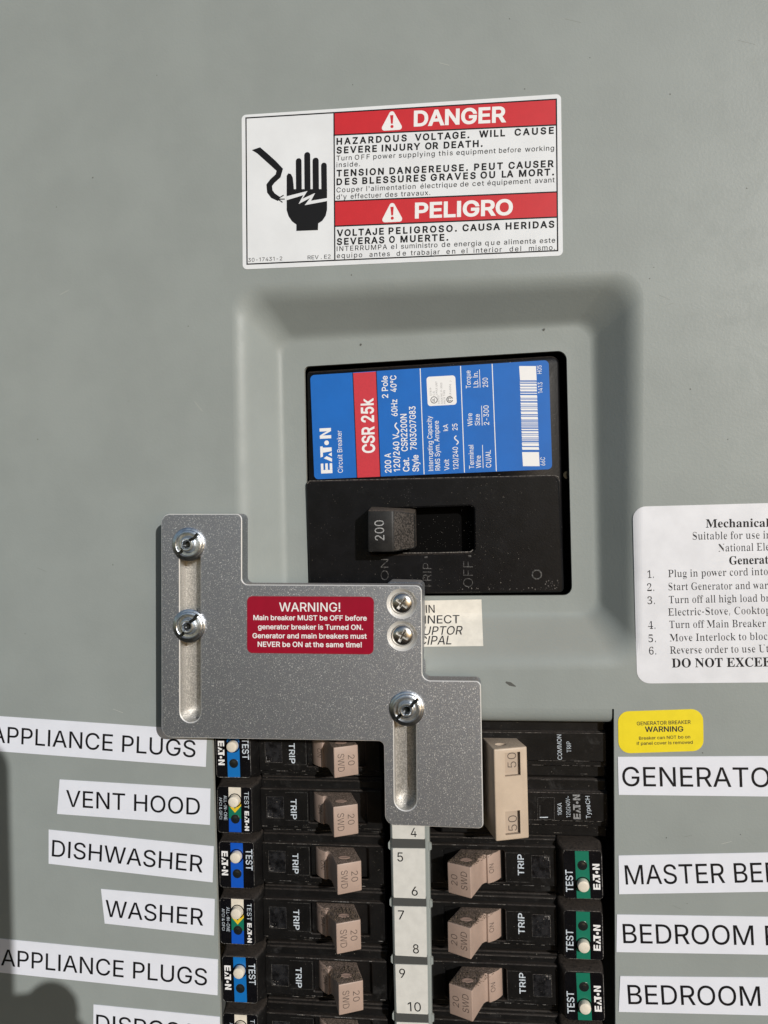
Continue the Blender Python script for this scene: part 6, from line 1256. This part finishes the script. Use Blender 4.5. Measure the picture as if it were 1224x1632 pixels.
# circuit labels
def tape(px, lines, label):
    mb = MB()
    mb.prism([P(x, y, .18) for x, y in px], 0, .18, 'white_film')
    for t, x0, y0, x1, y1, cp in lines:
        mb.text(t, P(x0, y0, .18), P(x1, y1, .18), cp, .195, 'ink', wt=.003)
    c = sum((P(x, y) for x, y in px), Vector((0, 0))) / len(px)
    label_thing(mb, 'circuit_label', label, 'printed label', c, 'white tape labels naming the circuits')
def l2(x, y): return (x / 3.189, 1120 + y / 3.189)
CPL = 86 / 3.189 / 4.74
def ltape(q, t, x0, y0, x1, y1, label): tape([l2(*p) for p in q], [(t, *l2(x0, y0), *l2(x1, y1), CPL)], label)
ltape([(-95, 240), (1045, 326), (1052, 141), (-95, 62)], 'APPLIANCE PLUGS', -46, 199, 993, 278, 'white tape label APPLIANCE PLUGS tucked under the aluminium plate')
ltape([(290, 565), (1066, 621), (1069, 437), (303, 390)], 'VENT HOOD', 335, 527, 1016, 571, 'white tape label reading VENT HOOD')
ltape([(247, 818), (1080, 913), (1086, 730), (247, 645)], 'DISHWASHER', 263, 780, 1029, 863, 'white tape label reading DISHWASHER')
ltape([(532, 1122), (1087, 1183), (1091, 998), (513, 947)], 'WASHER', 535, 1086, 1033, 1133, 'white tape label reading WASHER')
ltape([(-2, 1371), (1105, 1487), (1107, 1305), (-2, 1199)], 'APPLIANCE PLUGS', 5, 1334, 1052, 1438, 'white tape label APPLIANCE PLUGS just above the DISPOSAL label')
ltape([(473, 1718), (1116, 1785), (1117, 1597), (475, 1534)], 'DISPOSAL', 488, 1668, 1066, 1728, 'white tape label DISPOSAL cut off by the bottom edge')
def r2(x, y): return (970 + x / 3.61, 1180 + y / 3.61)
CPR = 108 / 3.61 / 4.96
def rtape(q, t, x0, y0, x1, y1, label): tape([r2(*p) for p in q], [(t, *r2(x0, y0), *r2(x1, y1), CPR)], label)
rtape([(58, 313), (1180, 326), (1180, 89), (53, 95)], 'GENERATOR', 80, 263, 1040, 270, 'white tape label GENERATOR below the yellow label')
rtape([(60, 885), (1500, 861), (1500, 633), (57, 663)], 'MASTER BEDROOM', 99, 829, 1450, 807, 'white tape label beginning MASTER BE')
rtape([(45, 1218), (1250, 1239), (1250, 1020), (48, 1002)], 'BEDROOM R', 85, 1166, 990, 1180, 'white tape label BEDROOM with part of one more letter at the edge')
rtape([(58, 1562), (1150, 1588), (1150, 1367), (67, 1357)], 'BEDROOM', 114, 1517, 876, 1528, 'lowest white tape label on the right, reading BEDROOM')

# number cards on the rail
def card(q, ts, label):
    mb = MB()
    mb.prism(rounded([P(x, y, 0) for x, y in q], .25, 2), -.2, .0, 'number_card')
    for t, x0, x1, y in ts: mb.text(t, P(x0, y, 0), P(x1, y + (x1 - x0) * .03, 0), 14.3 / 4.85, .02, 'ink', wt=.003)
    c = sum((P(x, y) for x, y in q), Vector((0, 0))) / 4
    o = mb.build('number_card', None, smooth=0, origin=(c.x, c.y, 0)); tag(o, label, 'number label', 'numbered cards down the centre strip')
card([(625.5, 1336.5), (677, 1337.5), (675.5, 1258), (623.5, 1257)], [('3', 632, 641, 1280), ('4', 654.8, 664.2, 1333.6)], 'white card with the number 4, its top under the aluminium plate')
card([(627.5, 1430.5), (678.5, 1432.5), (677.5, 1352.5), (626, 1352)], [('5', 633.4, 642.6, 1372.8), ('6', 656.2, 666, 1427.2)], 'white number card with 5 and 6')
card([(629.7, 1522.7), (680.5, 1525.5), (679.3, 1445.3), (628.5, 1444.5)], [('7', 634.7, 644.4, 1465.2), ('8', 658.4, 667.8, 1519.3)], 'white number card with 7 and 8')
card([(632.2, 1614.6), (682.3, 1616.8), (681.3, 1538.4), (630, 1536.8)], [('9', 636.6, 646.2, 1558.2), ('10', 650.3, 671.2, 1611.5)], 'white number card with 9 and 10')
card([(634, 1708), (684.5, 1710.5), (683, 1630.5), (632, 1629)], [('11', 639, 652, 1651), ('12', 652, 674, 1704)], 'white number card cut off by the bottom edge')

# ================================================================== THE PHOTOGRAPHER'S PHONE AND HAND (behind the lens; they cast the shadow at lower left)
ph = thing('smartphone', 'black smartphone held up in front of the panel', 'phone', (0, 0, 255))
mb = MB(); mb.prism(rounded(rect(-74.5, -134, 0.5, 17), 11, 8), 252, 260, 'black_gloss', ch=.8, back=True)
b = mb.build('phone_body', ph, smooth=40)
hand = bpy.data.meshes.new('person'); V, E, Rr = [], [], []
def chain(pts, start=None):
    prev = start
    for p, r in pts:
        V.append(Vector(p) * MM); Rr.append(r * MM); k = len(V) - 1
        if prev is not None: E.append((prev, k))
        prev = k
    return prev
chain([((8, -118, 276), 22)])
w_ = chain([((28, -175, 285), 25), ((60, -250, 300), 31), ((110, -360, 330), 38)], 0)
kn = chain([((13, -92, 270), 23)], 0)
chain([((27, -84, 264), 13), ((32, -82, 250), 10), ((18, -78, 246), 8)], kn)
chain([((31, -93, 263), 10), ((34, -92, 249), 9), ((16, -90, 245), 8)], kn)
chain([((30, -112, 264), 10), ((33, -112, 250), 9), ((14, -110, 246), 8)], 0)
chain([((28, -131, 266), 9), ((30, -131, 252), 8), ((14, -130, 247), 7)], 0)
chain([((12, -79, 268), 15), ((-4, -78, 266), 14), ((-22, -79, 262), 10)], kn)
chain([((-14, -112, 276), 13), ((-40, -96, 270), 10), ((-60, -80, 258), 8.5)], 0)
hand.from_pydata(V, E, [])
ho = bpy.data.objects.new('person', hand); COL.objects.link(ho)
sk = ho.modifiers.new('skin', 'SKIN')
for i, r in enumerate(Rr): hand.skin_vertices[0].data[i].radius = (r, r)
hand.skin_vertices[0].data[0].use_root = True
ho.modifiers.new('sub', 'SUBSURF').levels = 2
dg = bpy.context.evaluated_depsgraph_get(); me = bpy.data.meshes.new_from_object(ho.evaluated_get(dg)); ho.modifiers.clear(); ho.data = me
me.materials.append(material('skin', (0.42, 0.25, 0.18), 0.5)); me.polygons.foreach_set('use_smooth', [True] * len(me.polygons))
ho.matrix_world = R90 @ Matrix.Translation((-0.014, 0.0045, 0))
tag(ho, 'hand and forearm holding the smartphone', 'person')
